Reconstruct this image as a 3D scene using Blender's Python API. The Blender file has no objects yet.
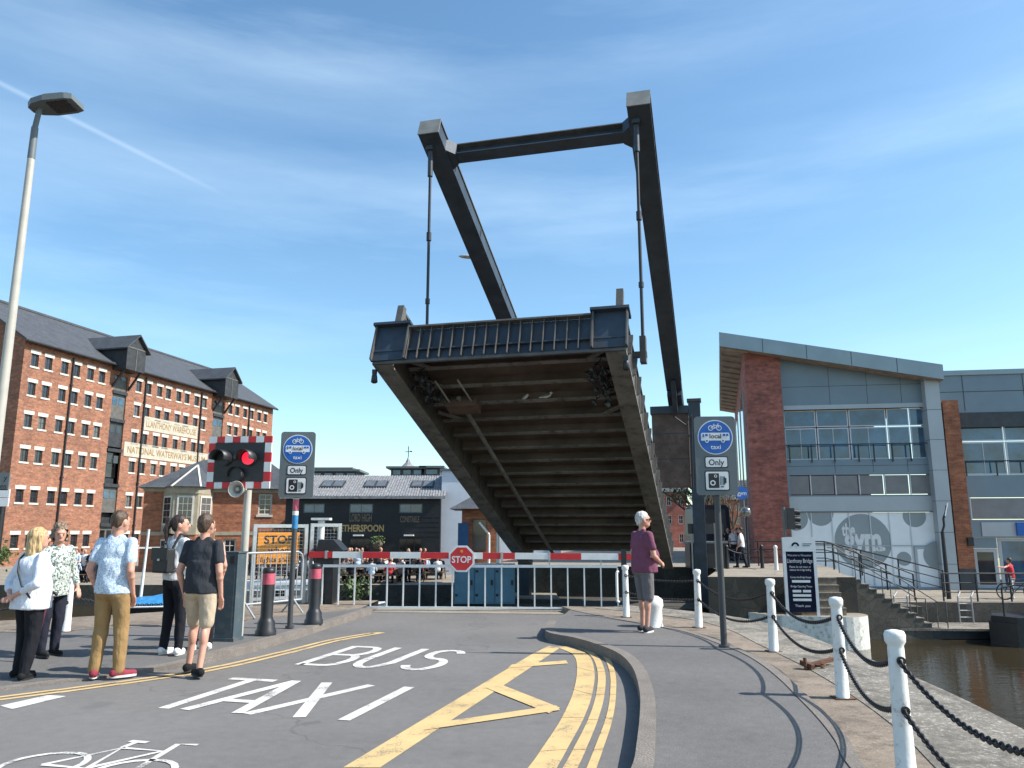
import bpy, math, random
from mathutils import Vector, Matrix, noise
random.seed(7)
S = bpy.context.scene
COL = S.collection
PI = math.pi
def R(a): return math.radians(a)

# ------------------------------------------------------------------ camera
FPX, TH, CH = 780.0, R(10.6), 1.62
CT, ST = math.cos(TH), math.sin(TH)
def ray(px, py):
    k = 384 - py
    return (px - 512, FPX * CT - k * ST, FPX * ST + k * CT)
def g(px, py, z=0.0):
    d = ray(px, py); t = (z - CH) / d[2]
    return (d[0] * t, d[1] * t)
def at(px, py, Y):
    d = ray(px, py); t = Y / d[1]
    return (d[0] * t, Y, CH + d[2] * t)
cam = bpy.data.cameras.new('camera'); cam.sensor_width = 36; cam.lens = FPX / 1024 * 36
cam.clip_end = 6000; cam.clip_start = 0.05
co = bpy.data.objects.new('camera', cam); COL.objects.link(co)
co.location = (0, 0, CH); co.rotation_euler = (PI / 2 + TH, 0, 0)
S.camera = co
PSI = R(14.66)

# ------------------------------------------------------------------ materials
MATS = {}
def nodes(name):
    m = bpy.data.materials.new(name); m.use_nodes = True
    nt = m.node_tree
    return m, nt, nt.nodes['Principled BSDF'], nt.nodes, nt.links
def coords(nt, kind='Object'):
    return nt.nodes.new('ShaderNodeTexCoord').outputs[kind]
def mixc(nt, fac, a, b, mode='MIX'):
    n = nt.nodes.new('ShaderNodeMix'); n.data_type = 'RGBA'; n.blend_type = mode
    for sock, v in ((n.inputs[0], fac), (n.inputs[6], a), (n.inputs[7], b)):
        if isinstance(v, (int, float)): sock.default_value = v
        elif isinstance(v, tuple): sock.default_value = (*v[:3], 1)
        else: nt.links.new(v, sock)
    return n.outputs[2]
def noisetex(nt, vec, scale, detail=4, rough=.55):
    n = nt.nodes.new('ShaderNodeTexNoise'); n.inputs['Scale'].default_value = scale
    n.inputs['Detail'].default_value = detail; n.inputs['Roughness'].default_value = rough
    nt.links.new(vec, n.inputs['Vector']); return n.outputs['Fac']
def ramp(nt, fac, p0, p1, c0=(0, 0, 0), c1=(1, 1, 1)):
    n = nt.nodes.new('ShaderNodeValToRGB'); e = n.color_ramp.elements
    e[0].position = p0; e[1].position = p1; e[0].color = (*c0, 1); e[1].color = (*c1, 1)
    nt.links.new(fac, n.inputs[0]); return n.outputs[0]
def bump(nt, bsdf, h, strength, dist=.02):
    b = nt.nodes.new('ShaderNodeBump'); b.inputs['Strength'].default_value = strength; b.inputs['Distance'].default_value = dist
    nt.links.new(h, b.inputs['Height']); nt.links.new(b.outputs[0], bsdf.inputs['Normal'])
def mat(name, col, rough=.6, metal=0, var=.25, scale=3, bmp=0, bscale=30, dirt=None, spec=.5, fine=0, dthr=(.5, .75)):
    if name in MATS: return MATS[name]
    m, nt, b, N, L = nodes(name)
    c = coords(nt)
    dark = tuple(x * (1 - var) for x in col); lite = tuple(min(1, x * (1 + var)) for x in col)
    out = mixc(nt, ramp(nt, noisetex(nt, c, scale, 5), .3, .7), dark, lite)
    if fine: out = mixc(nt, ramp(nt, noisetex(nt, c, fine, 2), .35, .65), out, tuple(x * .55 for x in col))
    if dirt: out = mixc(nt, ramp(nt, noisetex(nt, c, scale * 2.3, 6, .7), *dthr), out, dirt)
    L.new(out, b.inputs['Base Color'])
    b.inputs['Roughness'].default_value = rough; b.inputs['Metallic'].default_value = metal
    b.inputs['Specular IOR Level'].default_value = spec
    if bmp: bump(nt, b, noisetex(nt, c, bscale, 4), bmp)
    MATS[name] = m; return m
def brick(name, a, b_, mortar, scale=1.0, bw=.225, bh=.075, mort=.012, var=.35):
    m, nt, b, N, L = nodes(name)
    sep = N.new('ShaderNodeSeparateXYZ'); L.new(coords(nt), sep.inputs[0])
    ad = N.new('ShaderNodeMath'); L.new(sep.outputs[0], ad.inputs[0]); L.new(sep.outputs[1], ad.inputs[1])
    cb = N.new('ShaderNodeCombineXYZ'); L.new(ad.outputs[0], cb.inputs[0]); L.new(sep.outputs[2], cb.inputs[1])
    t = N.new('ShaderNodeTexBrick'); L.new(cb.outputs[0], t.inputs['Vector'])
    t.inputs['Color1'].default_value = (*a, 1); t.inputs['Color2'].default_value = (*b_, 1); t.inputs['Mortar'].default_value = (*mortar, 1)
    t.inputs['Scale'].default_value = scale; t.inputs['Brick Width'].default_value = bw; t.inputs['Row Height'].default_value = bh
    t.inputs['Mortar Size'].default_value = mort; t.inputs['Bias'].default_value = 0
    n1 = ramp(nt, noisetex(nt, coords(nt), .5, 6, .65), .3, .72, tuple([1 - var] * 3), (1.15, 1.12, 1.08))
    n2 = ramp(nt, noisetex(nt, coords(nt), 5, 3), .3, .7, (.75, .75, .78), (1.15, 1.12, 1.1))
    mp = N.new('ShaderNodeMapping'); mp.inputs['Scale'].default_value = (.9, 3.2, 1); L.new(cb.outputs[0], mp.inputs[0])
    n3 = ramp(nt, noisetex(nt, mp.outputs[0], 1.3, 5, .75), .34, .66, (.62, .6, .6), (1.3, 1.27, 1.22))
    out = mixc(nt, 1, mixc(nt, 1, mixc(nt, 1, t.outputs[0], n1, 'MULTIPLY'), n2, 'MULTIPLY'), n3, 'MULTIPLY')
    L.new(out, b.inputs['Base Color']); b.inputs['Roughness'].default_value = .85
    bump(nt, b, t.outputs['Fac'], -.4, .01)
    MATS[name] = m; return m
def glassy(name, col, rough=.06, spec=.8):
    m, nt, b, N, L = nodes(name)
    n = noisetex(nt, coords(nt), .9, 3)
    L.new(mixc(nt, ramp(nt, n, .35, .65), tuple(x * .4 for x in col), tuple(x * 1.5 for x in col)), b.inputs['Base Color'])
    b.inputs['Roughness'].default_value = rough; b.inputs['Specular IOR Level'].default_value = spec
    bump(nt, b, noisetex(nt, coords(nt), .8, 2), .03, .05)
    MATS[name] = m; return m

def asphalt(name, col, sc=1.0):
    m, nt, b, N, L = nodes(name); c = coords(nt)
    base = mixc(nt, ramp(nt, noisetex(nt, c, .35 * sc, 5, .6), .3, .7), tuple(x * .84 for x in col), tuple(x * 1.14 for x in col))
    agg = noisetex(nt, c, 150, 2, .6)
    base = mixc(nt, 1, base, ramp(nt, agg, .3, .72, (.62, .62, .62), (1.4, 1.38, 1.35)), 'MULTIPLY')
    mid = noisetex(nt, c, 9, 5, .7)
    base = mixc(nt, 1, base, ramp(nt, mid, .3, .7, (.88, .88, .9), (1.1, 1.09, 1.07)), 'MULTIPLY')
    v = N.new('ShaderNodeTexVoronoi'); v.inputs['Scale'].default_value = 7; L.new(c, v.inputs['Vector'])
    base = mixc(nt, ramp(nt, v.outputs['Distance'], .02, .035, (.35, .35, .35), (0, 0, 0)), base, (.55, .54, .52))
    # old patches and oil drips
    base = mixc(nt, ramp(nt, noisetex(nt, c, 1.1, 3, .5), .66, .73, (0, 0, 0), (.35, .35, .35)), base, tuple(x * .55 for x in col))
    w = N.new('ShaderNodeTexVoronoi'); w.feature = 'DISTANCE_TO_EDGE'; w.inputs['Scale'].default_value = .33
    wn = N.new('ShaderNodeTexNoise'); wn.inputs['Scale'].default_value = 1.7; wn.inputs['Detail'].default_value = 6; L.new(c, wn.inputs['Vector'])
    L.new(mixc(nt, .55, c, wn.outputs['Color']), w.inputs['Vector'])
    base = mixc(nt, ramp(nt, w.outputs['Distance'], .0, .003, (.3, .3, .3), (0, 0, 0)), base, (.02, .02, .02))
    L.new(base, b.inputs['Base Color']); b.inputs['Roughness'].default_value = .9; b.inputs['Specular IOR Level'].default_value = .3
    bump(nt, b, agg, .5, .004)
    MATS[name] = m; return m
def worn_paint(name, col, under):
    m, nt, b, N, L = nodes(name); c = coords(nt)
    a = noisetex(nt, c, 60, 6, .75); d = noisetex(nt, c, 3, 5, .7)
    mx = N.new('ShaderNodeMath'); mx.operation = 'ADD'; L.new(a, mx.inputs[0]); L.new(d, mx.inputs[1])
    f = ramp(nt, mx.outputs[0], .80, .93)
    fresh = mixc(nt, ramp(nt, noisetex(nt, c, 1.5, 4), .3, .7), tuple(x * .8 for x in col), col)
    L.new(mixc(nt, f, under, fresh), b.inputs['Base Color']); b.inputs['Roughness'].default_value = .75
    bump(nt, b, noisetex(nt, c, 150, 2), .3, .003)
    MATS[name] = m; return m
def setts(name, col, scale, dirt, cell=.5, gap=.7, lichen=None, lth=(.58, .64)):
    m, nt, b, N, L = nodes(name); c = coords(nt)
    v = N.new('ShaderNodeTexVoronoi'); v.feature = 'DISTANCE_TO_EDGE'; v.inputs['Scale'].default_value = scale; L.new(c, v.inputs['Vector'])
    v2 = N.new('ShaderNodeTexVoronoi'); v2.inputs['Scale'].default_value = scale; L.new(c, v2.inputs['Vector'])
    base = mixc(nt, ramp(nt, noisetex(nt, c, 1.3, 6, .7), .3, .7), tuple(x * .7 for x in col), tuple(x * 1.2 for x in col))
    base = mixc(nt, cell, base, ramp(nt, v2.outputs['Color'], .2, .8, (.6, .6, .6), (1.2, 1.2, 1.2)), 'MULTIPLY')
    base = mixc(nt, ramp(nt, noisetex(nt, c, 5, 6, .75), .52, .66), base, dirt)
    if lichen:
        base = mixc(nt, ramp(nt, noisetex(nt, c, 24, 7, .8), *lth), base, lichen)
        base = mixc(nt, ramp(nt, noisetex(nt, c, 2.2, 6, .75), .5, .62, (0, 0, 0), (.75, .75, .75)), base, tuple(x * .42 for x in col))
    base = mixc(nt, ramp(nt, v.outputs['Distance'], .0, .03, (gap, gap, gap), (0, 0, 0)), base, tuple(x * .35 for x in col))
    base = mixc(nt, 1, base, ramp(nt, noisetex(nt, c, 90, 3, .7), .3, .7, (.65, .65, .65), (1.3, 1.3, 1.3)), 'MULTIPLY')
    L.new(base, b.inputs['Base Color']); b.inputs['Roughness'].default_value = .9
    bump(nt, b, noisetex(nt, c, 40, 5, .7), .5, .012)
    MATS[name] = m; return m

ASPH = asphalt('asphalt', (.15, .144, .14)); ASPH2 = asphalt('footway_asphalt', (.13, .125, .122), 1.4)
WPAINT = worn_paint('white_road_paint', (.62, .6, .56), (.14, .13, .12)); YPAINT = worn_paint('yellow_road_paint', (.60, .42, .19), (.17, .15, .11))
KERB = mat('kerb_stone', (.22, .19, .165), .9, var=.25, scale=4, bmp=.4, bscale=60, fine=70)
STONE = setts('quay_stone', (.235, .185, .14), .45, (.12, .10, .08), .15, .12, (.34, .29, .23))
COPE = setts('coping_stone', (.21, .185, .15), .5, (.12, .105, .085), .3, .5, (.42, .39, .345), (.52, .62))
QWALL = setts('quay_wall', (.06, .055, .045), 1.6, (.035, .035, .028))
RUBBLE = setts('rubble_wall', (.12, .105, .085), 2.6, (.05, .048, .04))
PLAZA = setts('plaza_stone', (.28, .24, .19), .5, (.2, .18, .145), .2, .3)
WHITE = mat('white_paint', (.72, .71, .68), .45, var=.06, scale=6, bmp=.15, bscale=40, dirt=(.33, .26, .19), dthr=(.56, .74))
WHITEWALL = mat('whitewashed_wall', (.68, .66, .6), .8, var=.1, scale=3, bmp=.4, bscale=20, dirt=(.3, .26, .2), dthr=(.52, .7))
GALV = mat('galvanised_steel', (.42, .43, .44), .4, .6, var=.15, scale=12)
LAMPGREY = mat('pale_grey_paint', (.42, .395, .345), .5, 0, var=.08, scale=5)
BLACK = mat('black_paint', (.016, .017, .02), .45, var=.3, scale=8)
DARKBLUE = mat('bridge_steel', (.034, .049, .068), .48, .1, var=.35, scale=1.6, dirt=(.05, .045, .042), bmp=.08, bscale=14, dthr=(.5, .72))
STEELTOP = mat('bridge_steel_worn', (.10, .095, .088), .6, .1, var=.3, scale=2, dirt=(.08, .06, .045), bmp=.1, bscale=20)
UNDER = mat('bridge_underside', (.12, .094, .08), .8, 0, var=.4, scale=.9, dirt=(.13, .085, .06), bmp=.2, bscale=8)
UNDERB = mat('bridge_crossbeam', (.2, .193, .185), .7, 0, var=.3, scale=1.4, dirt=(.05, .04, .032))
RUST = mat('rust_brown_plate', (.12, .075, .055), .75, .1, var=.35, scale=1.5, dirt=(.06, .04, .03))
RED = mat('red_paint', (.55, .02, .025), .4, var=.12, scale=6); REFW = mat('reflective_white', (.72, .72, .7), .4, var=.08, scale=6)
PINK = mat('faded_red_band', (.5, .09, .13), .5, var=.2, scale=14)
POLEGREY = mat('pole_grey', (.05, .052, .056), .5, var=.1); SIGNGREY = mat('sign_grey', (.12, .14, .148), .5, var=.06, scale=4); SIGNBLUE = mat('sign_blue', (.012, .11, .42), .4, var=.08, scale=5)
SIGNWHITE = mat('sign_white', (.7, .7, .7), .4, var=.05, scale=5); ORANGE = mat('sign_orange', (.72, .27, .02), .5, var=.08, scale=4)
NAVY = mat('navy_panel', (.008, .011, .03), .8, var=.2, scale=5, spec=.15)
CABGREY = mat('cabinet_grey_green', (.055, .08, .094), .5, var=.12, scale=4, dirt=(.12, .12, .11))
REDLENS = None
def emis(name, col, st):
    m, nt, b, N, L = nodes(name); b.inputs['Base Color'].default_value = (*col, 1)
    b.inputs['Emission Color'].default_value = (*col, 1); b.inputs['Emission Strength'].default_value = st
    b.inputs['Roughness'].default_value = .3; MATS[name] = m; return m
REDLENS = emis('red_lit_lens', (.9, .02, .05), .75)
WBRICK = brick('warehouse_brick', (.27, .085, .048), (.40, .165, .092), (.30, .2, .14))
HBRICK = brick('house_brick', (.34, .085, .03), (.44, .14, .055), (.3, .2, .14))
GBRICK = brick('gym_brick', (.36, .10, .078), (.43, .135, .10), (.27, .15, .125))
SLATE = mat('slate_roof', (.075, .08, .088), .6, var=.3, scale=1.2, bmp=.4, bscale=14, fine=9)
TIMBER = mat('dark_timber', (.028, .03, .033), .6, var=.4, scale=2.5); TIMBERG = mat('grey_timber_doors', (.10, .095, .085), .6, var=.25, scale=3)
WOODSOFF = mat('timber_soffit', (.30, .25, .2), .6, var=.35, scale=2.5)
LIMEST = mat('pale_stone', (.55, .52, .46), .8, var=.12, scale=3); STONEBUFF = mat('buff_stone', (.33, .28, .2), .8, var=.15, scale=3)
GLASSD = glassy('dark_glass', (.02, .022, .026))
_nt = GLASSD.node_tree; _oi = _nt.nodes.new('ShaderNodeObjectInfo'); _b = _nt.nodes['Principled BSDF']; _src = _b.inputs['Base Color'].links[0].from_socket
_nt.links.new(mixc(_nt, ramp(_nt, _oi.outputs['Random'], .72, .9), _src, (.11, .11, .105)), _b.inputs['Base Color']); GLASSB = glassy('blue_glass', (.03, .09, .16), .04, 1.0)
PUBBLACK = mat('black_weatherboard', (.007, .008, .0105), .55, var=.35, scale=2, bmp=.2, bscale=9); ROOFGREY = mat('grey_metal_roof', (.29, .29, .295), .6, var=.12, scale=2, fine=5)
GOLD = mat('gold_letters', (.42, .29, .12), .4, .2, var=.1, scale=9)
CLAD = mat('grey_cladding', (.185, .24, .28), .45, .2, var=.07, scale=.8); FRAMEW = mat('pale_window_frame', (.58, .61, .63), .4, .0, var=.04, scale=1); CLADL = mat('pale_cladding', (.40, .43, .45), .45, .15, var=.06, scale=.8)
CLADD = mat('dark_gap_and_shade', (.05, .055, .06), .6, var=.2); ROOFMET = mat('roof_metal', (.27, .33, .355), .4, .3, var=.08, scale=1)
LOUV = mat('louvre_grey', (.29, .285, .29), .6, var=.1, scale=2); VINYL = mat('white_vinyl', (.8, .83, .84), .35, var=.05, scale=1); VINGREY = mat('grey_vinyl', (.27, .31, .32), .4, var=.05, scale=1)
BLUEP = mat('blue_panel', (.02, .08, .2), .5, var=.15, scale=3); BLUESHED = mat('blue_grey_doors', (.10, .21, .29), .5, var=.15, scale=2)
TARP = mat('blue_tarpaulin', (.03, .2, .42), .6, var=.25, scale=4, bmp=.5, bscale=6); HULLD = mat('dark_hull', (.02, .022, .025), .4, var=.3)
HULLW = mat('white_hull', (.6, .62, .63), .3, var=.06); RUSTI = mat('rusty_iron', (.11, .05, .028), .85, .2, var=.4, scale=14, bmp=.5, bscale=40)
CHAIN = mat('chain_iron', (.035, .033, .034), .5, .5, var=.3, scale=20)
LEAF = mat('leaf_green', (.06, .10, .025), .6, var=.45, scale=7); BARK = mat('bark', (.12, .09, .065), .9, var=.3, scale=9, bmp=.5)
GROUNDM = mat('distant_ground', (.12, .12, .10), .9, var=.3, scale=.05)
SKIN = mat('skin', (.50, .27, .185), .5, var=.1, scale=12, spec=.35); SKINP = mat('skin_pink', (.54, .28, .2), .5, var=.1, scale=12, spec=.35)

def water_mat():
    m, nt, b, N, L = nodes('canal_water'); c = coords(nt)
    mp = N.new('ShaderNodeMapping'); mp.inputs['Scale'].default_value = (.7, 1.4, 1); L.new(c, mp.inputs[0])
    L.new(mixc(nt, noisetex(nt, c, .4, 3), (.026, .02, .01), (.045, .034, .018)), b.inputs['Base Color'])
    b.inputs['Roughness'].default_value = .07; b.inputs['IOR'].default_value = 1.33
    bump(nt, b, noisetex(nt, mp.outputs[0], 2.2, 4, .6), .22, .06)
    MATS['canal_water'] = m; return m
WATER = water_mat()

# ------------------------------------------------------------------ mesh builder
class MB:
    def __init__(s): s.v = []; s.f = []; s.m = []; s.ms = []; s.sm = []
    def mi(s, m):
        if m not in s.ms: s.ms.append(m)
        return s.ms.index(m)
    def add(s, vs, fs, m, smooth=False):
        o = len(s.v); s.v += [tuple(x) for x in vs]; i = s.mi(m)
        for f in fs: s.f.append([o + a for a in f]); s.m.append(i); s.sm.append(smooth)
        return s
    def box(s, c, d, m, rot=None):
        h = [x / 2 for x in d]
        vs = [Vector((sx * h[0], sy * h[1], sz * h[2])) for sx in (-1, 1) for sy in (-1, 1) for sz in (-1, 1)]
        if rot is not None: vs = [rot @ v for v in vs]
        vs = [v + Vector(c) for v in vs]
        return s.add(vs, [(0, 1, 3, 2), (4, 6, 7, 5), (0, 4, 5, 1), (2, 3, 7, 6), (0, 2, 6, 4), (1, 5, 7, 3)], m)
    def b2(s, lo, hi, m): return s.box([(a + b) / 2 for a, b in zip(lo, hi)], [b - a for a, b in zip(lo, hi)], m)
    def bar(s, p, q, w, h, m, up=(0, 0, 1)):
        p = Vector(p); q = Vector(q); d = (q - p); L = d.length; y = d.normalized()
        x = y.cross(Vector(up))
        if x.length < 1e-4: x = Vector((1, 0, 0))
        x.normalize(); z = x.cross(y)
        return s.box((p + q) / 2, (w, L, h), m, Matrix((x, y, z)).transposed())
    def tube(s, p, q, r0, m, r1=None, n=10, cap=True, smooth=True):
        r1 = r0 if r1 is None else r1; p = Vector(p); q = Vector(q); d = (q - p).normalized()
        a = d.orthogonal().normalized(); b = d.cross(a); vs = []
        for i in range(n):
            t = 2 * PI * i / n; o = a * math.cos(t) + b * math.sin(t); vs += [p + o * r0, q + o * r1]
        s.add(vs, [(2 * i, 2 * ((i + 1) % n), 2 * ((i + 1) % n) + 1, 2 * i + 1) for i in range(n)], m, smooth)
        if cap: s.add(vs, [[2 * i for i in range(n)][::-1], [2 * i + 1 for i in range(n)]], m)
        return s
    def path(s, pts, r, m, n=8):
        for a, b in zip(pts, pts[1:]): s.tube(a, b, r, m, n=n)
        return s
    def lathe(s, prof, m, c=(0, 0, 0), n=20, smooth=True):
        vs = [(c[0] + r * math.cos(2 * PI * i / n), c[1] + r * math.sin(2 * PI * i / n), c[2] + z) for r, z in prof for i in range(n)]
        fs = [(k * n + i, k * n + (i + 1) % n, (k + 1) * n + (i + 1) % n, (k + 1) * n + i) for k in range(len(prof) - 1) for i in range(n)]
        s.add(vs, fs, m, smooth)
        s.add(vs, [list(range(n))[::-1], [(len(prof) - 1) * n + i for i in range(n)]], m); return s
    def prism(s, poly, z0, z1, m, side=None, zf=None):
        n = len(poly); a = 0
        for i in range(n):
            x0, y0 = poly[i][:2]; x1, y1 = poly[(i + 1) % n][:2]; a += x0 * y1 - x1 * y0
        if a < 0: poly = poly[::-1]
        zt = [zf(x, y) if zf else z1 for x, y in [p[:2] for p in poly]]
        top = [(p[0], p[1], z) for p, z in zip(poly, zt)]; bot = [(p[0], p[1], z0) for p in poly]
        s.add(top, [list(range(n))], m)
        s.add(top + bot, [(i, n + i, n + (i + 1) % n, (i + 1) % n) for i in range(n)], side or m)
        s.add(bot, [list(range(n))[::-1]], side or m); return s
    def extr(s, poly, o, ex, ez, dv, m, side=None):
        """poly of (a, b) in the plane ex/ez at o, given thickness along vector dv (the face at o is the visible one)"""
        o = Vector(o); ex = Vector(ex); ez = Vector(ez); dv = Vector(dv); n = len(poly)
        A = [o + ex * a + ez * b for a, b in poly]; B = [p + dv for p in A]
        s.add(A + B, [list(range(n)), [n + i for i in range(n)][::-1]], m)
        s.add(A + B, [(i, (i + 1) % n, n + (i + 1) % n, n + i) for i in range(n)], side or m); return s
    def sph(s, c, r, m, n=12, k=8, rot=None, smooth=True):
        if isinstance(r, (int, float)): r = (r, r, r)
        vs = [Vector((0, 0, r[2]))]
        for j in range(1, k):
            t = PI * j / k
            vs += [Vector((r[0] * math.sin(t) * math.cos(2 * PI * i / n), r[1] * math.sin(t) * math.sin(2 * PI * i / n), r[2] * math.cos(t))) for i in range(n)]
        vs.append(Vector((0, 0, -r[2]))); e = len(vs) - 1
        if rot is not None: vs = [rot @ v for v in vs]
        vs = [v + Vector(c) for v in vs]
        fs = [(0, 1 + i, 1 + (i + 1) % n) for i in range(n)] + [(e, 1 + (k - 2) * n + (i + 1) % n, 1 + (k - 2) * n + i) for i in range(n)]
        fs += [(1 + j * n + i, 1 + (j + 1) * n + i, 1 + (j + 1) * n + (i + 1) % n, 1 + j * n + (i + 1) % n) for j in range(k - 2) for i in range(n)]
        return s.add(vs, fs, m, smooth)
    def disc(s, c, r, ex, ez, dv, m, n=36):
        return s.extr([(r * math.cos(2 * PI * i / n), r * math.sin(2 * PI * i / n)) for i in range(n)], c, ex, ez, dv, m)
    def ring(s, c, r0, r1, ex, ez, dv, m, n=36, a0=0, a1=2 * PI):
        c = Vector(c); ex = Vector(ex); ez = Vector(ez); dv = Vector(dv); vs = []; k = n + 1
        for i in range(k):
            t = a0 + (a1 - a0) * i / n; d = ex * math.cos(t) + ez * math.sin(t)
            vs += [c + d * r0, c + d * r1, c + d * r0 + dv, c + d * r1 + dv]
        fs = []
        for i in range(n):
            a = 4 * i; b = a + 4; fs += [(a, a + 1, b + 1, b), (a + 2, b + 2, b + 3, a + 3), (a + 1, a + 3, b + 3, b + 1), (a, b, b + 2, a + 2)]
        return s.add(vs, fs, m)
    def text(s, st, c, ex, ez, dv, h, m, w=None, align='C', bold=0):
        cu = bpy.data.curves.new('t', 'FONT'); cu.body = st; cu.size = 1; cu.offset = bold; cu.resolution_u = 3
        ob = bpy.data.objects.new('t', cu); COL.objects.link(ob)
        dg = bpy.context.evaluated_depsgraph_get(); dg.update()
        me = ob.evaluated_get(dg).to_mesh(); vs = [v.co.copy() for v in me.vertices]; fs = [list(p.vertices) for p in me.polygons]
        ob.evaluated_get(dg).to_mesh_clear(); bpy.data.objects.remove(ob); bpy.data.curves.remove(cu)
        if not vs: return s
        x0 = min(v.x for v in vs); x1 = max(v.x for v in vs); hh = .73
        sy = h / hh; sx = sy if w is None else w / (x1 - x0)
        ofs = {'C': (x0 + x1) / 2, 'L': x0, 'R': x1}[align]
        c = Vector(c); ex = Vector(ex); ez = Vector(ez); dv = Vector(dv); n = len(vs)
        A = [c + ex * ((v.x - ofs) * sx) + ez * ((v.y - hh / 2) * sy) for v in vs]
        s.add(A, fs, m)
        return s
    def build(s, name, parent=None, smooth_angle=None):
        me = bpy.data.meshes.new(name); me.from_pydata(s.v, [], s.f)
        for m in s.ms: me.materials.append(m)
        me.polygons.foreach_set('material_index', s.m); me.polygons.foreach_set('use_smooth', s.sm); me.update()
        o = bpy.data.objects.new(name, me); COL.objects.link(o)
        if parent: o.parent = parent
        return o

def tag(o, label=None, cat=None, group=None, kind=None):
    if label: o['label'] = label
    if cat: o['category'] = cat
    if group: o['group'] = group
    if kind: o['kind'] = kind
    return o
def thing(name, label, cat, loc=(0, 0, 0), rz=0, group=None):
    o = bpy.data.objects.new(name, None); o.empty_display_size = .1; COL.objects.link(o)
    o.location = loc; o.rotation_euler = (0, 0, rz); return tag(o, label, cat, group)
def copy_tree(o, parent=None):
    c = o.copy(); COL.objects.link(c); c.parent = parent
    for ch in list(o.children): copy_tree(ch, c)
    return c
def struct(mb, name): return tag(mb.build(name), kind='structure')
class Fr:
    """vertical facade frame: x along the wall, y into it, z up"""
    def __init__(s, o, rz): s.o = Vector((o[0], o[1], 0)); s.rz = rz; s.ex = Vector((math.cos(rz), math.sin(rz), 0)); s.ey = Vector((-math.sin(rz), math.cos(rz), 0))
    def hit(s, px, py, y=0):
        d = Vector(ray(px, py)); c = Vector((0, 0, CH)); t = ((s.o + s.ey * y) - c).dot(s.ey) / d.dot(s.ey); p = c + d * t
        return ((p - s.o).dot(s.ex), p.z)
X, Y_, Z = Vector((1, 0, 0)), Vector((0, 1, 0)), Vector((0, 0, 1))

# ------------------------------------------------------------------ world + sun
SUN_EL, SUN_AZ = R(45), Vector((.99, -.135))
w = bpy.data.worlds.new('World'); S.world = w; w.use_nodes = True
nt = w.node_tree; bg = nt.nodes['Background']
sky = nt.nodes.new('ShaderNodeTexSky'); sky.sky_type = 'NISHITA'; sky.sun_disc = False
sky.sun_elevation = SUN_EL; sky.sun_rotation = math.atan2(SUN_AZ.x, SUN_AZ.y)
sky.altitude = 20; sky.air_density = 1.0; sky.dust_density = .7; sky.ozone_density = 1.0
tc = nt.nodes.new('ShaderNodeTexCoord')
mp = nt.nodes.new('ShaderNodeMapping'); mp.inputs['Scale'].default_value = (1.0, 1.1, 6.5); mp.inputs['Rotation'].default_value = (R(14), R(-16), R(30))
nt.links.new(tc.outputs['Generated'], mp.inputs[0])
cl = noisetex(nt, mp.outputs[0], 1.25, 8, .6)
cl2 = noisetex(nt, mp.outputs[0], .8, 3, .5)
mul = nt.nodes.new('ShaderNodeMath'); mul.operation = 'MULTIPLY'
nt.links.new(ramp(nt, cl, .42, .80), mul.inputs[0]); nt.links.new(ramp(nt, cl2, .35, .65), mul.inputs[1])
mu2 = nt.nodes.new('ShaderNodeMath'); mu2.operation = 'MULTIPLY'; nt.links.new(mul.outputs[0], mu2.inputs[0]); mu2.inputs[1].default_value = .30
hs = nt.nodes.new('ShaderNodeHueSaturation'); hs.inputs['Saturation'].default_value = 1.12; nt.links.new(sky.outputs[0], hs.inputs['Color'])
tint = mixc(nt, 1, hs.outputs[0], (.96, 1.085, 1.05), 'MULTIPLY')
skyc = mixc(nt, mu2.outputs[0], tint, (6.2, 7.6, 8.4))
# contrail: a thin great circle streak across the upper left sky
a = Vector(ray(-10, 78)).normalized(); b_ = Vector(ray(190, 178)).normalized(); nrm = a.cross(b_).normalized(); mid = (a + b_).normalized()
dn = nt.nodes.new('ShaderNodeVectorMath'); dn.operation = 'DOT_PRODUCT'; nt.links.new(tc.outputs['Generated'], dn.inputs[0]); dn.inputs[1].default_value = nrm
ab = nt.nodes.new('ShaderNodeMath'); ab.operation = 'ABSOLUTE'; nt.links.new(dn.outputs['Value'], ab.inputs[0])
band = ramp(nt, ab.outputs[0], .0001, .0008, (1, 1, 1), (0, 0, 0))
dm = nt.nodes.new('ShaderNodeVectorMath'); dm.operation = 'DOT_PRODUCT'; nt.links.new(tc.outputs['Generated'], dm.inputs[0]); dm.inputs[1].default_value = Vector(ray(10, 88)).normalized()
lm = ramp(nt, dm.outputs['Value'], .972, .995)
m3 = nt.nodes.new('ShaderNodeMath'); m3.operation = 'MULTIPLY'; nt.links.new(band, m3.inputs[0]); nt.links.new(lm, m3.inputs[1])
m4 = nt.nodes.new('ShaderNodeMath'); m4.operation = 'MULTIPLY'; nt.links.new(m3.outputs[0], m4.inputs[0]); m4.inputs[1].default_value = .13
skyc = mixc(nt, m4.outputs[0], skyc, (7.5, 8.2, 8.8))
nt.links.new(skyc, bg.inputs['Color']); bg.inputs['Strength'].default_value = .12
sl = bpy.data.lights.new('sun', 'SUN'); sl.energy = 4.2; sl.angle = R(.55); sl.color = (1, .955, .88)
so = bpy.data.objects.new('sun', sl); COL.objects.link(so)
sd = Vector((SUN_AZ.x * math.cos(SUN_EL), SUN_AZ.y * math.cos(SUN_EL), math.sin(SUN_EL)))
so.rotation_euler = sd.to_track_quat('Z', 'Y').to_euler(); so.location = (30, -10, 40)
S.view_settings.view_transform = 'Standard'; S.view_settings.look = 'None'; S.view_settings.exposure = .85; S.view_settings.gamma = 1
S.render.engine = 'CYCLES'; S.cycles.max_bounces = 6; S.cycles.use_denoising = True

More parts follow.
